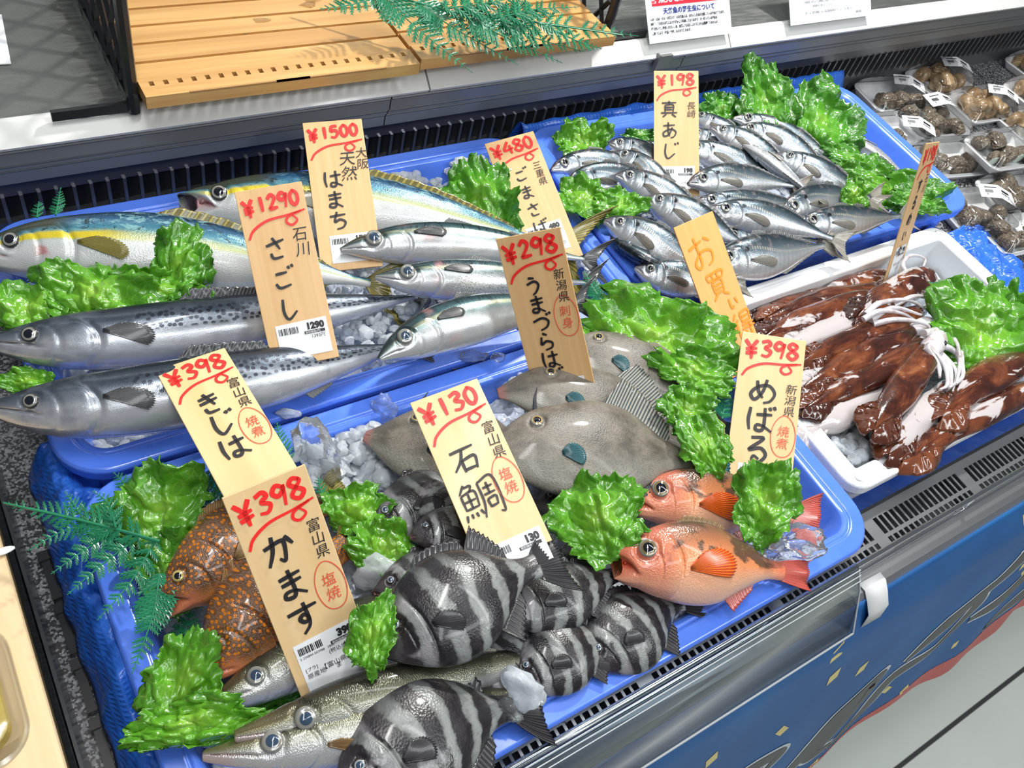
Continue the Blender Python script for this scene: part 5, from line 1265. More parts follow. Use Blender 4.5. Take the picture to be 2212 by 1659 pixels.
def pack(px, py, z, rot, kind, n, label, seed, lab=(.3, .2, 30), w_=.165, d_=.105, s=.030):
    rn = random.Random(seed); c = P(px, py, z + .012); c = np.array([c[0], c[1], z]); a = math.radians(rot); ca, sa = math.cos(a), math.sin(a)
    xf = lambda q: (c[0] + q[0] * ca - q[1] * sa, c[1] + q[0] * sa + q[1] * ca, c[2] + q[2])
    root = empty('shellfish_pack', c); tag(root, label, 'seafood pack', 'film-wrapped shellfish packs on the stone counter')
    b = MB(); loft(b, -w_ / 2, w_ / 2, -d_ / 2, d_ / 2, .02, [(.012, .001), (.001, .016), (.0, .018), (.001, .020), (.006, .020), (.009, .0185), (.018, .005), (.022, .004)], 6, 0, True, True, xf)
    b.obj('foam_dish', M['pack'], root, loc=c)
    for i in range(n):
        gx = (i % 3 - 1) * w_ * .23 + rn.uniform(-.008, .008); gy = ((i // 3) % 2 - .5) * d_ * .40 + rn.uniform(-.007, .007); lv = .019 + .016 * (i // 6)
        shell(root, np.array(xf((gx, gy, lv))), s * rn.uniform(.8, 1.1), rn, kind, 1.0 if kind == 'turban' else .25)
    nx, ny = 24, 16; V = []
    for j in range(ny + 1):
        for i in range(nx + 1):
            x, y = (i / nx - .5), (j / ny - .5); e = min(1, (0.5 - abs(x)) * 5, (0.5 - abs(y)) * 5); hh = .021 + (.032 if n > 3 else .026) * math.sin(max(0, e) * PI / 2) + .002 * mnoise.noise(Vector((x * 9, y * 9, seed))) * max(0, e)
            V.append(xf((x * w_ * .985, y * d_ * .985, hh)))
    F = [(j * (nx + 1) + i, j * (nx + 1) + i + 1, (j + 1) * (nx + 1) + i + 1, (j + 1) * (nx + 1) + i) for j in range(ny) for i in range(nx)]
    o = mesh('film', V, F, M['film'], root, c)
    if lab:
        lx, ly, lr = lab; la = math.radians(lr); b = MB(); cl, sl_ = math.cos(la), math.sin(la)
        hz = .054 if n > 3 else .049
        def L3(x, y, o_=0.): return xf((lx * w_ + x * cl - y * sl_, ly * d_ + x * sl_ + y * cl, hz + o_ - abs(x) * .25))
        b.add([L3(-.036, -.021), L3(0, -.021), L3(.036, -.021), L3(.036, .021), L3(0, .021), L3(-.036, .021)], [(0, 1, 4, 5), (1, 2, 3, 4)])
        sk = b.obj('price_label', M['paper'], root, loc=xf((lx * w_, ly * d_, hz)), smooth=False)
        b = MB(); q = rn.random()
        for xa, xb, ya, yb in [(-.026 + i * .0016, -.0252 + i * .0016, -.006, .004) for i in range(9)] + [(.006, .024, .003, .010), (-.026, -.004, .010, .0125), (.004, .024, -.004, -.002), (-.024, .02, -.0125, -.011), (-.024, .012, -.0095, -.008)]:
            b.add([L3(xa, ya, .0006), L3(xb, ya, .0006), L3(xb, yb, .0006), L3(xa, yb, .0006)], [(0, 1, 2, 3)])
        b.obj('print', M['ink'], sk, loc=xf((lx * w_, ly * d_, hz)), smooth=False)
    return root


def notice(x0, x1, y, z0, z1, lean, label, tilt=0.0):
    """paper card standing on the shelf edge; returns the card and a function from card space to 3-d"""
    u = nrm([math.cos(tilt), 0, math.sin(tilt)]); v = nrm([0, math.sin(lean), math.cos(lean)]); v = nrm(v - u * (u @ v)); n = np.cross(u, v)
    o3 = np.array([x0, y, z0]); W_, H_ = x1 - x0, z1 - z0; f = lambda a, b_, o_=0.: o3 + u * a + v * b_ + n * o_
    b = MB(); b.obox(f(W_ / 2, H_ / 2, -.0006), [u * W_ / 2, v * H_ / 2, n * .0006]); root = b.obj('notice', M['paper'], loc=f(W_ / 2, 0), smooth=False); tag(root, label, 'notice')
    def bar(a0, a1, b0, b1, mat, nm='print_block'):
        q = MB(); q.add([f(a0, b0, .0006), f(a1, b0, .0006), f(a1, b1, .0006), f(a0, b1, .0006)], [(0, 1, 2, 3)]); return q.obj(nm, mat, root, loc=f(a0, b0), smooth=False)
    def tx(s_, size, a, b_, mat, **k): return ftext(root, 'print', s_, size, f(a, b_, .0010), u, v, n, mat, **k)
    return root, bar, tx
# ------------------------------------------------------------------ ice in the trays
ice_fill(-0.452, 0.277, -0.326, 0.010, -0.036, 300, 'crushed ice filling the front tray under the striped fish', 11, .005, .012,
         hf=lambda x, y: -0.036 + .020 * math.exp(-((x + .17) ** 2 + (y + .03) ** 2) / .006) - .012 * max(0, (x - .1) / .17),
         spots=[(740, 980, -.005, .028, 60, .006, .013), (700, 940, -.01, .02, 24, .006, .012), (800, 1010, -.01, .02, 26, .006, .012), (1450, 1370, -.02, .018, 30, .005, .009), (1350, 1500, -.012, .02, 30, .005, .010), (1240, 1560, -.012, .016, 24, .005, .010), (1420, 1440, -.012, .016, 26, .005, .010), (1520, 1390, -.012, .016, 26, .005, .010), (1590, 1340, -.016, .014, 20, .005, .009), (1100, 800, -.012, .012, 26, .007, .011), (1180, 830, -.018, .016, 24, .006, .010), (880, 1250, -.02, .012, 10, .006, .012), (480, 1600, -.02, .02, 20, .005, .010)])
ice_fill(-0.452, 0.222, 0.092, 0.396, -0.040, 260, 'crushed ice filling the left middle tray under the mackerel', 12, .005, .012,
         spots=[(850, 400, -.012, .022, 60, .007, .013), (920, 430, -.012, .02, 40, .007, .013), (1010, 340, -.008, .015, 24, .007, .013), (800, 700, .0, .02, 60, .006, .010), (900, 650, .0, .018, 40, .006, .011), (790, 590, .01, .010, 14, .006, .010), (260, 980, -.03, .03, 26, .007, .012), (830, 800, -.005, .014, 16, .005, .009), (1290, 580, -.015, .012, 12, .006, .010), (1330, 610, -.02, .012, 10, .006, .010)])
ice_fill(0.31, 0.985, 0.092, 0.39, -0.036, 240, 'crushed ice filling the back right tray under the horse mackerel', 13, .005, .011,
         spots=[(1440, 460, .012, .016, 40, .005, .010), (1560, 370, .0, .016, 26, .005, .010), (1880, 400, .006, .016, 40, .006, .010), (1900, 460, -.005, .018, 40, .006, .010), (1990, 470, -.015, .016, 22, .006, .010), (1830, 320, -.005, .010, 12, .006, .010)])
ice_fill(0.362, 0.845, -0.266, -0.012, -0.044, 160, 'crushed ice lying in the near corner of the foam squid box', 14, .006, .012,
         spots=[(1865, 985, -.016, .018, 90, .006, .012), (1910, 955, -.018, .02, 60, .006, .012), (1830, 945, -.018, .015, 40, .006, .011)])

# ------------------------------------------------------------------ fish
GA = 'horse mackerel in the back right tray'
A = lambda p, z, l, **k: fish('aji', p, z, l, GA, nu=60, name='horse_mackerel', **k)
A([(1190, 368), (1290, 352), (1430, 375)], .004, 'horse mackerel at the far left of its tray, head against the tray side', roll=34, dep=0.0450)
A([(1226, 398), (1300, 383), (1450, 400)], .008, 'dark-backed horse mackerel lying belly down above the two lettuce leaves', dep=.048, roll=48, eye=False)
A([(1240, 415), (1330, 412), (1450, 440)], -.004, 'horse mackerel of which only a silver flank shows above the lettuce', roll=34, dep=0.0450)
A([(1314, 310), (1385, 335), (1470, 400)], .006, 'horse mackerel with its head behind the 198 tag, upper of a pair', roll=34, dep=0.0468)
A([(1326, 330), (1385, 365), (1470, 440)], .014, 'horse mackerel pointing up left beside the 198 tag, lower of a pair', roll=34, dep=0.0495)
A([(1328, 380), (1410, 410), (1540, 490)], .026, 'horse mackerel lying in front of the 198 tag with its snout over dark fish', roll=34, dep=0.0540)
A([(1393, 428), (1470, 462), (1610, 530)], .036, 'large-eyed horse mackerel just above the orange bargain tag', roll=34, dep=0.0594)
A([(1304, 478), (1390, 515), (1540, 600)], .028, 'horse mackerel at the left end behind the orange tag, dark snout', roll=34, dep=0.0594)
A([(1320, 512), (1390, 555), (1500, 610)], .014, 'horse mackerel with a pinkish upturned belly at the left front', roll=34, dep=0.0495, flip=-1, eye=False)
A([(1372, 578), (1450, 600), (1590, 610)], .014, 'horse mackerel in the front left corner of its tray behind lettuce', roll=34, dep=0.0558)
A([(1486, 397), (1590, 388), (1718, 402)], .040, 'horse mackerel lying whole with its tail showing, right of the 198 tag', roll=34, dep=0.0522)
A([(1470, 318), (1575, 345), (1710, 410)], .022, 'horse mackerel whose back emerges right of the 198 tag', roll=34, dep=0.0495)
A([(1480, 285), (1550, 315), (1640, 385)], .010, 'pale horse mackerel slanting down from behind the 198 tag', roll=34, dep=0.0450)
A([(1495, 243), (1550, 278), (1650, 340)], .008, 'horse mackerel highest beside the 198 tag beneath dark lettuce', roll=34, dep=0.0450)
A([(1583, 256), (1690, 285), (1810, 355)], .018, 'farthest horse mackerel lying along the curly lettuce', roll=34, dep=0.0432)
A([(1590, 280), (1690, 305), (1790, 375)], .026, 'horse mackerel just below the farthest one, back to the lettuce', roll=34, dep=0.0468)
A([(1534, 276), (1610, 310), (1720, 375)], .036, 'horse mackerel with its dark open snout left of the upturned one', roll=34, dep=0.0468)
A([(1604, 315), (1660, 348), (1760, 425)], .044, 'horse mackerel turned jaw up with a black mouth line', dep=.044, roll=-30)
A([(1676, 334), (1750, 366), (1880, 430)], .048, 'horse mackerel with its head overlapping the jaw-up fish', roll=34, dep=0.0522)
A([(1528, 456), (1650, 472), (1800, 516)], .044, 'horse mackerel running right from behind the orange tag top', roll=34, dep=0.0540)
A([(1500, 436), (1620, 440), (1740, 440)], .024, 'horse mackerel with ribbed flank half hidden under the whole one', roll=34, dep=0.0450)
A([(1688, 462), (1770, 432), (1880, 425)], .038, 'horse mackerel tucked behind the pale upright lettuce leaf', roll=34, dep=0.0540)
A([(1718, 482), (1815, 478), (1945, 466)], .046, 'horse mackerel nearest the squid tag at the tray rim', roll=34, dep=0.0504)
A([(1555, 515), (1650, 510), (1765, 520)], .020, 'slim horse mackerel squeezed behind the big one at the front rim', roll=34, dep=0.0396)
A([(1530, 566), (1640, 555), (1780, 530)], .034, 'biggest horse mackerel resting on the front rim right of the orange tag', roll=34, dep=0.0675)
A([(1800, 295), (1880, 330), (1965, 390)], .000, 'pale horse mackerel showing only its belly at the right tray wall', dep=.050, eye=False, roll=-40)

HM = 'yellowtails in the left middle tray'
fish('hamachi', [(-60, 548), (330, 545), (800, 612)], (.030, .034, .012), 'big yellowtail in front with a yellow stripe, head cut off by the left edge', HM, dep=0.0918, name='yellowtail', roll=34)
fish('hamachi', [(386, 442), (780, 450), (1200, 535)], (.020, .022, .0), 'yellowtail behind with its mouth open toward the tray corner', HM, dep=0.0900, open_=.6, name='yellowtail', roll=34, tw=1.25)
SM = 'Spanish mackerel in the left middle tray'
fish('sagoshi', [(-35, 738), (420, 712), (900, 640)], (.034, .036, .012), 'upper Spanish mackerel with a dark spotted back, lying below the lettuce', SM, dep=0.0684, name='spanish_mackerel', roll=34)
fish('sagoshi', [(-25, 880), (420, 845), (880, 742)], (.040, .046, .02), 'lower Spanish mackerel lying across the front tray rims', SM, dep=0.0711, name='spanish_mackerel', roll=34)
MK = 'mackerel in the left middle tray'
fish('saba', [(735, 540), (960, 528), (1262, 560)], (.040, .044, .030), 'topmost mackerel with a big dark eye and forked tail over the tray edge', MK, dep=0.0576, name='mackerel', roll=34)
fish('gomasaba', [(811, 598), (980, 605), (1265, 610)], (.048, .046, .020), 'spotted mackerel lying between the two plain mackerel', MK, dep=0.0540, name='mackerel', roll=34)
fish('saba', [(818, 776), (985, 700), (1240, 655)], (.052, .056, .040), 'frontmost mackerel with its snout over the tray rim', MK, dep=0.0594, name='mackerel', roll=34)

FF = 'filefish in the front tray'
fish('kawahagi', [(1185, 765), (1390, 800), (1560, 925)], (.020, .022, .0), 'filefish at the back right, half covered by the big lettuce', FF, dep=0.0960, name='filefish', roll=8, fins=False)
fish('kawahagi', [(1075, 850), (1270, 868), (1490, 965)], (.034, .034, .012), 'filefish in the middle with its head spine raised in front of the 298 tag', FF, dep=0.0980, name='filefish', roll=8)
fish('kawahagi', [(788, 942), (960, 965), (1190, 975)], (.010, .016, .0), 'filefish at the left with its snout over the ice, behind the 130 tag', FF, dep=0.1098, name='filefish', roll=8, fins=False)
fish('kawahagi', [(1040, 992), (1270, 968), (1515, 1000)], (.050, .052, .034), 'largest filefish in front with its striped back fin and small teal fin showing', FF, dep=0.1196, name='filefish', roll=8)

BF = 'striped fish in the front tray'
I = lambda p, z, l, **k: fish('ishidai', p, z, l, BF, name='striped_fish', gd=.55, **k)
I([(797, 1148), (905, 1090), (1060, 1040)], (.010, .016, .0), 'black striped fish beside the lettuce with its pink snout farthest left', roll=8, dep=0.072)
I([(922, 1032), (965, 1110), (1040, 1200)], (.024, .030, .02), 'black striped fish hanging head up along the left edge of the 130 tag', roll=8, dep=0.050, flip=1, up=(1, .3, 0), eye=False)
I([(886, 1162), (965, 1150), (1100, 1160)], (.032, .034, .02), 'small black striped fish facing left below the 130 tag', roll=8, dep=0.059)
I([(1150, 1090), (1240, 1085), (1370, 1075)], (.006, .010, .0), 'black striped fish right of the 130 tag, half under lettuce', roll=8, dep=0.066)
I([(806, 1288), (900, 1250), (1060, 1200)], (.018, .024, .01), 'black striped fish peeping out behind the largest one, mouth ajar', roll=8, dep=0.056, open_=.3)
I([(1030, 1240), (1120, 1215), (1215, 1205)], (.018, .022, .012), 'striped fish of which mainly a reddish-black tail shows behind the largest one', roll=8, dep=0.062)
I([(1075, 1330), (1200, 1290), (1340, 1238)], (.020, .026, .02), 'striped fish without visible head running under the front rockfish', roll=8, dep=0.069, eye=False)
I([(1272, 1452), (1345, 1375), (1470, 1300)], (.000, .010, .004), 'striped fish with a purplish head at the right against the tray rim', roll=8, dep=0.080)
I([(1105, 1475), (1200, 1425), (1330, 1370)], (.004, .014, .006), 'striped fish just above the clear ice lump at the front rim', roll=8, dep=0.069)
I([(1012, 1510), (1090, 1440), (1210, 1370)], (-.004, .004, .0), 'striped fish with pale bands left of the clear ice lump', roll=8, dep=0.064)
I([(818, 1412), (985, 1303), (1160, 1222)], (.060, .082, .080), 'largest striped fish in the centre of the front tray', roll=8, dep=0.098, pecang=-20)
I([(735, 1740), (905, 1600), (1110, 1528)], (.046, .046, .022), 'striped fish in front at the bottom, head cut off by the lower edge', roll=8, dep=0.102)

RF = 'red rockfish in the front tray'
fish('mebaru', [(1355, 1092), (1500, 1080), (1712, 1115)], (.022, .028, .010), 'upper red rockfish behind with lettuce over its flank', RF, dep=0.0741, name='rockfish', open_=.25, roll=26)
fish('mebaru', [(1320, 1222), (1480, 1212), (1690, 1234)], (.040, .046, .022), 'lower red rockfish in front with open mouth and orange fin', RF, dep=0.0855, name='rockfish', open_=.5, roll=26, pecang=10, tw=.25)
KJ = 'orange-spotted groupers in the front tray'
fish('kijihata', [(342, 1318), (480, 1205), (700, 1090)], (.022, .030, .0), 'orange-bellied spotted grouper with open mouth, upper of the two', KJ, dep=0.0846, name='grouper', roll=24, open_=.42, pecang=10)
fish('kijihata', [(432, 1470), (560, 1325), (745, 1180)], (.020, .026, .004), 'brown spotted grouper beneath it, partly under the front 398 tag', KJ, dep=0.0938, name='grouper', eye=False, roll=30)
BC = 'barracudas in the front tray'
fish('kamasu', [(438, 1532), (640, 1425), (960, 1260)], (.020, .018, -.01), 'barracuda whose head sticks out from behind the front 398 tag', BC, dep=0.056, name='barracuda', roll=24)
fish('kamasu', [(506, 1588), (780, 1515), (1170, 1415)], (.056, .044, .0), 'barracuda with brown scaly back in the middle of three', BC, dep=0.052, name='barracuda', roll=42)
fish('kamasu', [(441, 1628), (720, 1588), (1130, 1500)], (.044, .040, .006), 'silver barracuda nearest the bottom edge', BC, dep=0.056, name='barracuda', roll=24)

# ------------------------------------------------------------------ squid
B3 = 'squid '
q = squid
q([(1615, 700), (1680, 665), (1790, 640)], -.020, .019, 'brown squid at the back left corner of the foam box', seed=1)
q([(1740, 655), (1820, 622), (1925, 592)], -.016, .018, 'brown squid highest along the back wall of the foam box', seed=2, pale=.25)
q([(1650, 690), (1760, 655), (1890, 622)], -.006, .019, 'dark squid second from the back wall', seed=3)
q([(1640, 735), (1740, 690), (1880, 640)], .004, .020, 'red-brown squid third from the back wall', seed=4, pale=.1)
q([(1845, 690), (1925, 640), (2005, 592)], .016, .026, 'fat dark squid at the foot of the squid tag', seed=5, pale=.25, head=False,
  arms=[([(2000, 600), (2030, 615), (2022, 650), (1985, 665)], .0045), ([(2005, 605), (2045, 640), (2020, 675)], .004), ([(1965, 600), (1950, 572), (1968, 552), (1998, 560), (1990, 585)], .0045)])
q([(1680, 760), (1780, 715), (1880, 672)], .006, .019, 'squid with a torn white body beside the dark ones', seed=6, pale=.75, arms=[([(1870, 680), (1900, 655), (1960, 648), (2000, 668)], .0055, .030), ([(1880, 690), (1930, 665), (1990, 680)], .0055, .034), ([(1885, 700), (1940, 690), (2000, 700), (2010, 720)], .005, .030), ([(1865, 690), (1900, 672), (1945, 676), (1975, 690)], .005, .036), ([(1930, 660), (1975, 640), (2012, 650), (2018, 690)], .0045, .026)])
q([(1720, 790), (1830, 735), (1985, 672)], .016, .018, 'long red-brown squid slanting up to the white tentacles', seed=7, pale=.05)
q([(1730, 840), (1830, 785), (1975, 712)], .012, .020, 'long dark squid just below the long red-brown one', seed=8, pale=.12, head=True)
q([(1735, 885), (1850, 830), (2000, 740)], .010, .020, 'dark brown squid reaching behind the 398 rockfish tag', seed=9, pale=0, head=True,
  arms=[([(2005, 735), (2050, 740), (2072, 780), (2066, 830)], .006, .026), ([(2010, 740), (2062, 760), (2080, 810), (2050, 838)], .006, .028), ([(2000, 745), (2040, 790), (2046, 830), (2030, 842)], .0055, .032), ([(2010, 730), (2070, 750), (2082, 790)], .005, .024), ([(1995, 720), (2040, 712), (2066, 740), (2074, 770)], .0055, .030), ([(2000, 750), (2026, 790), (2030, 815)], .006, .034)])
q([(1720, 925), (1800, 895), (1905, 825)], -.004, .027, 'white squid lying in the near left corner above the ice', seed=10, pale=1.3)
q([(1884, 932), (1945, 850), (2008, 758)], .024, .023, 'glossy dark squid in the middle with a white head', seed=11, pale=-.1, head=True,
  arms=[([(2020, 760), (2050, 790), (2054, 830), (2040, 850)], .0045), ([(2024, 755), (2064, 800), (2058, 846)], .0045)])
q([(1915, 985), (1985, 905), (2075, 830)], .008, .022, 'half white squid right of the glossy dark one', seed=12, pale=.6)
q([(1945, 1000), (2070, 915), (2235, 835)], .004, .022, 'long brown squid along the near wall of the foam box', seed=13, pale=.1)
q([(2030, 905), (2110, 830), (2235, 765)], .020, .024, 'brown squid at the right edge below the lettuce', seed=14, pale=.05)
q([(1760, 800), (1850, 772), (1960, 720)], .0, .02, 'pale squid body wedged between the long dark squid', seed=15, pale=.9)

# ------------------------------------------------------------------ lettuce
l = lettuce
l(62, 668, 150, 120, .03, 'lettuce leaf at the far left edge below the front yellowtail', 1, 20, .5)
l(205, 635, 230, 135, .045, 'lettuce leaf folded along the belly of the front yellowtail', 2, -10, .55)
l(330, 640, 210, 110, .045, 'lettuce leaf lying over the upper Spanish mackerel', 3, 10, .5)
l(385, 570, 120, 170, .065, 'lettuce leaf standing up across the front yellowtail', 4, -15, .75, dark=.4)
l(60, 822, 110, 50, .02, 'small lettuce scrap between the two Spanish mackerel', 5, 0, .4)
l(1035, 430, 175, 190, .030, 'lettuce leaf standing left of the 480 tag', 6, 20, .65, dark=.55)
l(1258, 302, 125, 95, .020, 'lettuce leaf in the back left corner of the horse mackerel tray', 7, 25, .7, dark=.2)
l(1262, 430, 130, 100, .026, 'bright lettuce leaf right of the 480 tag', 8, -30, .5, dark=.1)
l(1335, 440, 125, 75, .030, 'bright lettuce leaf beneath the large-eyed horse mackerel', 9, 5, .5)
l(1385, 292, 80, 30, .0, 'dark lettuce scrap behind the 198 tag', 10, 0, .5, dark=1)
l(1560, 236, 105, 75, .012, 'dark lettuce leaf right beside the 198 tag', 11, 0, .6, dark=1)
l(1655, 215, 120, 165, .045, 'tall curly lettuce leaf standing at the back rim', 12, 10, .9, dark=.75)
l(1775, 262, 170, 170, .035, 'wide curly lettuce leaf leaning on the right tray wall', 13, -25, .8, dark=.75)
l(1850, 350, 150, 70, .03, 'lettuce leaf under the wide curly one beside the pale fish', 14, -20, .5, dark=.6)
l(1930, 405, 210, 95, .030, 'lettuce leaf on ice in the right corner of the horse mackerel tray', 15, -10, .5, dark=.3)
l(1980, 432, 120, 50, .036, 'lettuce leaf behind the squid tag at the right rim', 16, -10, .4, dark=.6)
l(1845, 420, 52, 78, .062, 'pale yellow-green lettuce leaf standing upright among horse mackerel', 17, 0, .85, dark=-.6, ruff=.5)
l(1420, 728, 360, 205, .040, 'biggest lettuce leaf spread over the filefish', 18, -8, .55)
l(1500, 800, 190, 90, .050, 'lettuce leaf end curling in front of the orange bargain tag', 19, -15, .5)
l(1488, 885, 120, 120, .070, 'lettuce leaf curled over the large filefish tail', 20, -10, .7)
l(1520, 960, 110, 150, .064, 'lettuce leaf trailing down behind the rockfish', 21, 25, .7)
l(1655, 1082, 140, 185, .075, 'lettuce leaf standing in front of the rockfish 398 tag', 22, -20, .85)
l(1292, 1118, 210, 190, .060, 'lettuce leaf between the largest striped fish and the rockfish', 23, 15, .7)
l(775, 1105, 150, 120, .022, 'lettuce leaf right of the front 398 tag, upper', 24, -20, .6, dark=-.1)
l(835, 1190, 180, 110, .022, 'lettuce leaf beneath the small striped fish, right of the front 398 tag', 25, -35, .55)
l(805, 1370, 100, 160, .088, 'lettuce leaf touching the snout of the largest striped fish', 26, -10, .8)
l(345, 1105, 220, 200, .035, 'large bubbly lettuce leaf standing at the left behind the groupers', 27, 5, .8, dark=.25)
l(375, 1230, 150, 170, .020, 'dark lettuce leaf below the bubbly one, behind the upper grouper', 28, 15, .6, dark=.6)
l(395, 1470, 150, 190, .045, 'lettuce leaf in the lower left corner left of the brown grouper', 29, -15, .7)
l(420, 1560, 260, 90, .040, 'lettuce leaf hanging over the left tray rim near the barracudas', 30, 8, .5)
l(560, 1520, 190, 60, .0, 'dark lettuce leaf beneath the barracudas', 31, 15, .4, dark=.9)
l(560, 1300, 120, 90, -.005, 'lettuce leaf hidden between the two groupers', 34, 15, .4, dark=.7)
l(2120, 712, 230, 200, .035, 'lettuce leaf lying on the squid at the right end of the foam box', 32, -15, .75, dark=.05)
l(2180, 700, 120, 160, .020, 'second lettuce leaf under it at the right edge', 33, 10, .6, dark=.4)

# ------------------------------------------------------------------ ferns
fern([(690, -60), (960, 22), (1130, 45), (1345, 76)], .20, 0, 0, 'large green plastic fern branch hanging over the bamboo boards', .45, name='fern_branch', seed=3,
     subs=[([(1000, 28), (1180, 50), (1380, 78)], .20, 16, .055), ([(815, -20), (900, 60), (1022, 158)], (.20, .19, .17), 17, .046), ([(900, 5), (980, 60), (1120, 140)], (.20, .19, .165), 17, .046), ([(985, 24), (1090, 80), (1215, 136)], (.20, .19, .165), 15, .044),
           ([(1060, 38), (1150, 80), (1262, 112)], (.20, .19, .175), 13, .040), ([(960, 18), (1060, 5), (1180, -20)], .21, 12, .045), ([(1080, 38), (1160, 20), (1250, 15)], .21, 12, .038), ([(830, -10), (760, 10), (690, 20)], .2, 10, .036), ([(1170, 52), (1250, 90), (1300, 105)], (.2, .19, .18), 10, .03)])
fern([(345, 1170), (230, 1138), (8, 1086)], .05, 0, 0, 'green plastic fern sprig sticking out over the left tray rim', .55, name='fern_sprig', seed=4,
     subs=[([(300, 1158), (160, 1118), (5, 1085)], .05, 15, .030), ([(255, 1145), (180, 1190), (110, 1240)], .045, 11, .022), ([(300, 1160), (220, 1220), (145, 1285)], .045, 12, .024), ([(335, 1170), (280, 1260), (210, 1340)], .045, 12, .024),
           ([(200, 1130), (130, 1150), (60, 1190)], .045, 9, .018), ([(250, 1140), (235, 1090), (200, 1060)], .055, 8, .018), ([(180, 1122), (160, 1090), (140, 1062)], .05, 7, .014)])
fern([(345, 1240), (330, 1330), (285, 1455)], (.04, .04, .045), 16, .032, 'green plastic fern sprig hanging down onto the left tray rim', .5, seed=5)
fern([(500, 1130), (450, 1060), (440, 1010)], .02, 12, .034, 'green plastic fern sprig behind the bubbly lettuce beside the 398 tag', .5, seed=6)
fern([(395, 1430), (400, 1370), (415, 1310)], .0, 12, .030, 'green plastic fern sprig lying on ice under the upper grouper', .4, seed=7)
fern([(300, 1075), (270, 1045), (245, 1020)], .03, 7, .018, 'small green fern tip at the back left corner of the front tray', .5, seed=8)
fern([(385, 1040), (350, 1020), (322, 1000)], .04, 8, .020, 'small green fern tip over the rim behind the bubbly lettuce', .5, seed=9)
fern([(625, 1000), (605, 950), (598, 912)], .04, 9, .018, 'small green fern tip between the upper 398 tag and clear ice', .6, seed=10)
fern([(1300, 650), (1280, 620), (1262, 585)], .045, 9, .024, 'small green fern tip beside the 298 tag above the big lettuce', .6, seed=11)
fern([(1560, 905), (1565, 860), (1545, 820)], .03, 10, .026, 'green fern sprig between the big lettuce and the rockfish tag', .5, seed=12)
fern([(120, 465), (126, 435), (131, 405)], .05, 8, .016, 'small green fern tip standing behind the front yellowtail', .7, seed=13)
fern([(80, 470), (82, 450), (84, 435)], .05, 6, .014, 'tiny green fern tip at the back left behind the front yellowtail', .7, seed=14)
fern([(160, 670), (110, 630), (40, 590)], .0, 12, .028, 'dark green fern sprig in the gap below the front yellowtail head', .4, seed=15)
fern([(700, 1080), (690, 1050), (688, 1030)], .02, 6, .014, 'tiny green fern tip beside the front 398 tag', .6, seed=16)

# ------------------------------------------------------------------ loose ice
ice_lump(1130, 1488, .050, .017, 'clear ice lump melting on the striped fish at the front rim', 2, (1, 1.3, .8), False)
ice_lump(1105, 1532, .034, .010, 'clear ice lump hanging below the melting one at the front rim', 3, (1, 1.3, .8))
ice_lump(685, 975, .016, .026, 'big clear twisted ice lump left of the filefish', 5, (.8, 1.5, 1))
ice_lump(830, 880, .004, .014, 'clear ice lump against the tray wall behind the left filefish', 6, (1, 1.1, 1))
ice_lump(1652, 1165, .040, .016, 'clear ice lump touching the lettuce by the rockfish tail', 7, (1.2, 1, .8))
ice_lump(1735, 1160, .034, .019, 'round clear ice lump over the red tail in the tray corner', 8, (1.1, 1, .8))
ice_lump(1712, 1192, .024, .018, 'flat clear ice lump at the right front corner of the tray', 9, (1.6, .8, .7))
ice_lump(815, 1240, .008, .020, 'grainy ice lump between the front 398 tag and the peeping striped fish', 10, (1.2, 1, .8), False)
ice_lump(1022, 770, .006, .010, 'ice lump sitting on the rims where the two trays meet', 12, (1.6, .7, .7))
ice_lump(622, 893, .006, .008, 'ice lump on the tray rim beside the upper 398 tag', 13, (1.5, .8, .7), False)
ice_lump(1075, 770, .006, .007, 'small ice lump on the rim left of the 298 tag', 14, (1.2, .8, .7))

# ------------------------------------------------------------------ shellfish packs
zc = -0.100
pack(1925, 213, zc, -8, 'turban', 3, 'pack of three rough turban shells nearest the corner of the horse mackerel tray', 1, (.26, .10, -35))
pack(2025, 178, zc, 4, 'whelk', 7, 'pack of tan whelks farthest back', 2, (.32, .05, -40))
pack(2115, 235, zc, -4, 'whelk', 8, 'pack of tan whelks right of the loose-labelled turban pack', 3, (.34, .02, -45))
pack(2010, 268, zc, -6, 'turban', 7, 'pack of small turbans with its label turned toward the viewer', 4, (.20, .30, -8))
pack(2235, 205, zc, 0, 'whelk', 6, 'pack of whelks cut off by the right edge, upper', 5, None)
pack(2225, 275, zc, -3, 'whelk', 6, 'pack of whelks cut off by the right edge, below the upper one', 6, None)
pack(1925, 292, zc, -8, 'turban', 2, 'pack almost hidden behind the right side of the horse mackerel tray', 7, (.30, -.1, -35))
pack(2050, 350, zc, -10, 'turban', 4, 'pack of dark turbans half under the raised turban pack', 8, None)
pack(2165, 332, -.062, -6, 'turban', 5, 'raised pack of rough turbans lying on the other packs', 9, None)
pack(2190, 425, zc, -8, 'turban', 5, 'pack of turbans at the right edge below the raised pack', 10, None)
pack(2105, 462, zc, -10, 'turban', 4, 'pack of turbans with a white label beside the tray corner', 11, (.26, .12, -30))
pack(2190, 508, zc, -6, 'turban', 4, 'pack of turbans nearest the blue tarpaulin', 12, None)
pack(2235, 148, zc, 2, 'whelk', 4, 'pack whose corner shows at the right edge below the shelf', 13, None)

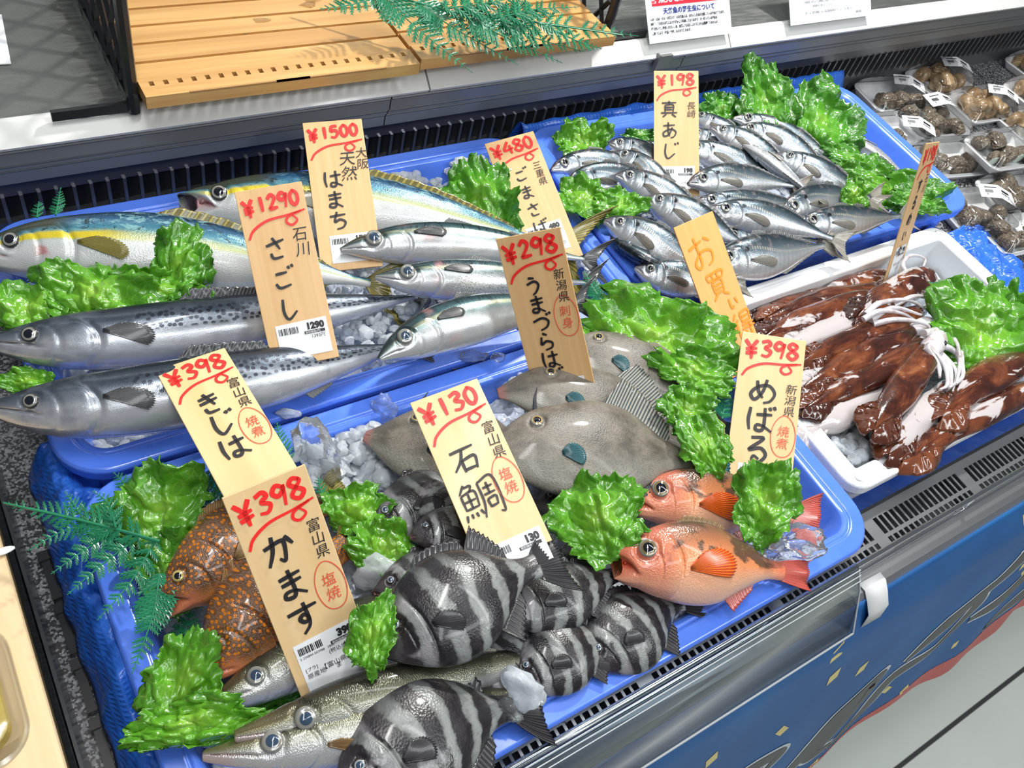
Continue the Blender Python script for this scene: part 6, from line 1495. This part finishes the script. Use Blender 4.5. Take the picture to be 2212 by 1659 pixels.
# ------------------------------------------------------------------ notices on the shelf
root, bar, tx = notice(.512, .698, .4580, .111, .262, .72, 'white fish counter notice with a red heading clipped to the shelf edge')
bar(.013, .160, .056, .105, M['redprint'], 'heading_block')
tx('鮮魚売場からのお願い', .0150, .0865, .0615, M['paper'], align='CENTER', bold=.0004)
tx('天然魚の寄生虫について', .0105, .0925, .0435, M['navy'], align='CENTER', bold=.0003)
for i, s_ in enumerate(('いか・さば・たら・天然ぶり等の天然魚には、まれに寄生虫が付着している場合があります。', '調理・盛り付けの際には十分注意して販売しておりますが、万一残っている場合は', '取り除いてご使用ください。尚、加熱してお召し上がり頂ければ問題ありませんが、', 'ご希望により「返品・交換」もさせて頂きます。')):
    tx(s_, .0050, .006, .0345 - .0072 * i, M['ink'], sx=.80, bold=.0002)
root, bar, tx = notice(.846, 1.072, .4580, .111, .250, .72, 'white printed notice with a blue box at the far right of the shelf edge', .0)
bar(.018, .058, .050, .066, M['blueprint'], 'heading_block')
tx('予防対策は?', .0062, .038, .0555, M['paper'], align='CENTER')
tx('調理（加熱調理・冷凍処理）してください。', .0075, .066, .056, M['redprint'], sx=.8)
for s_, a, b_ in (('・加熱処理   70℃以上で1分以上加熱してください。', .034, .042), ('・冷凍処理   -20℃以下で24時間以上冷凍してください。', .034, .0345), ('本料理を生で食べないでください。', .060, .027), ('詳しくは「厚生労働省」又は「国立感染症研究所」ホームページをご覧下さい。', .040, .016), ('鮮魚売場', .180, .0085)):
    tx(s_, .0052, a, b_, M['ink'], sx=.72)
b = MB(); b.obox((-.462, .532, .185), [(.066, .006, 0), (0, .0, .0006), (-.004, .01, .064)])
b = MB(); o3 = P(33, 125, .108)
b.obox(o3 + np.array([-.062, .046, .0006]), [(.061, -.006, 0), (.006, .052, 0), (0, 0, .0006)])
tag(b.obj('paper_card', M['paper'], smooth=False), 'blank white paper card lying on the grey shelf at the left edge', 'card')
# packed food at the left edge of the wooden counter
cpx = P(-38, 1500, .012); fpk = empty('food_pack', (cpx[0], cpx[1], 0.0)); tag(fpk, 'clear plastic food pack with yellow contents on the wooden counter', 'food pack')
b = MB(); loft(b, cpx[0] - .06, cpx[0] + .026, cpx[1] - .06, cpx[1] + .066, .03, [(.0, .001), (.0, .003), (.004, .004), (.007, .010), (.012, .020), (.02, .022)], 8); b.obj('clear_dish', M['acryl'], fpk)
b = MB(); loft(b, cpx[0] - .05, cpx[0] + .014, cpx[1] - .05, cpx[1] + .03, .02, [(.004, .002), (.0, .008), (.002, .015), (.012, .018)], 6); b.obj('contents', flat('yellow_food', (.62, .42, .06), .3, 0, .5), fpk)
b = MB(); loft(b, cpx[0] - .05, cpx[0] + .012, cpx[1] + .034, cpx[1] + .056, .008, [(.002, .002), (.0, .008), (.002, .014)], 6); b.obj('garnish', flat('pink_food', (.62, .10, .12), .3, 0, .5), fpk)
s3 = P(8, 1192, .002); V = ICOV * np.array([.010, .004, .0015]) + s3 + np.array([0, 0, .0015])
tag(mesh('paper_scrap', V, ICOF, M['paper'], None, s3), 'tiny white scrap on the pale wooden counter', 'scrap')

# lettering becomes plain mesh
bpy.context.view_layer.update()
for o in [q for q in scene.objects if q.type == 'FONT']:
    me = bpy.data.meshes.new_from_object(o); nm = o.name.split('.')[0]
    n_ = bpy.data.objects.new(nm, me); col.objects.link(n_); n_.parent = o.parent
    n_.location = o.location; n_.rotation_euler = o.rotation_euler; n_.scale = o.scale; n_['_o'] = list(o['_o'])
    bpy.data.objects.remove(o)

# everything was laid out from the tray rims; raise it to its height above the floor
for o in scene.objects:
    if o.parent is None and o.type not in {'CAMERA', 'LIGHT'}: o.location.z += ZO
for o in scene.objects:
    for k_ in ('_o',):
        if k_ in o: del o[k_]
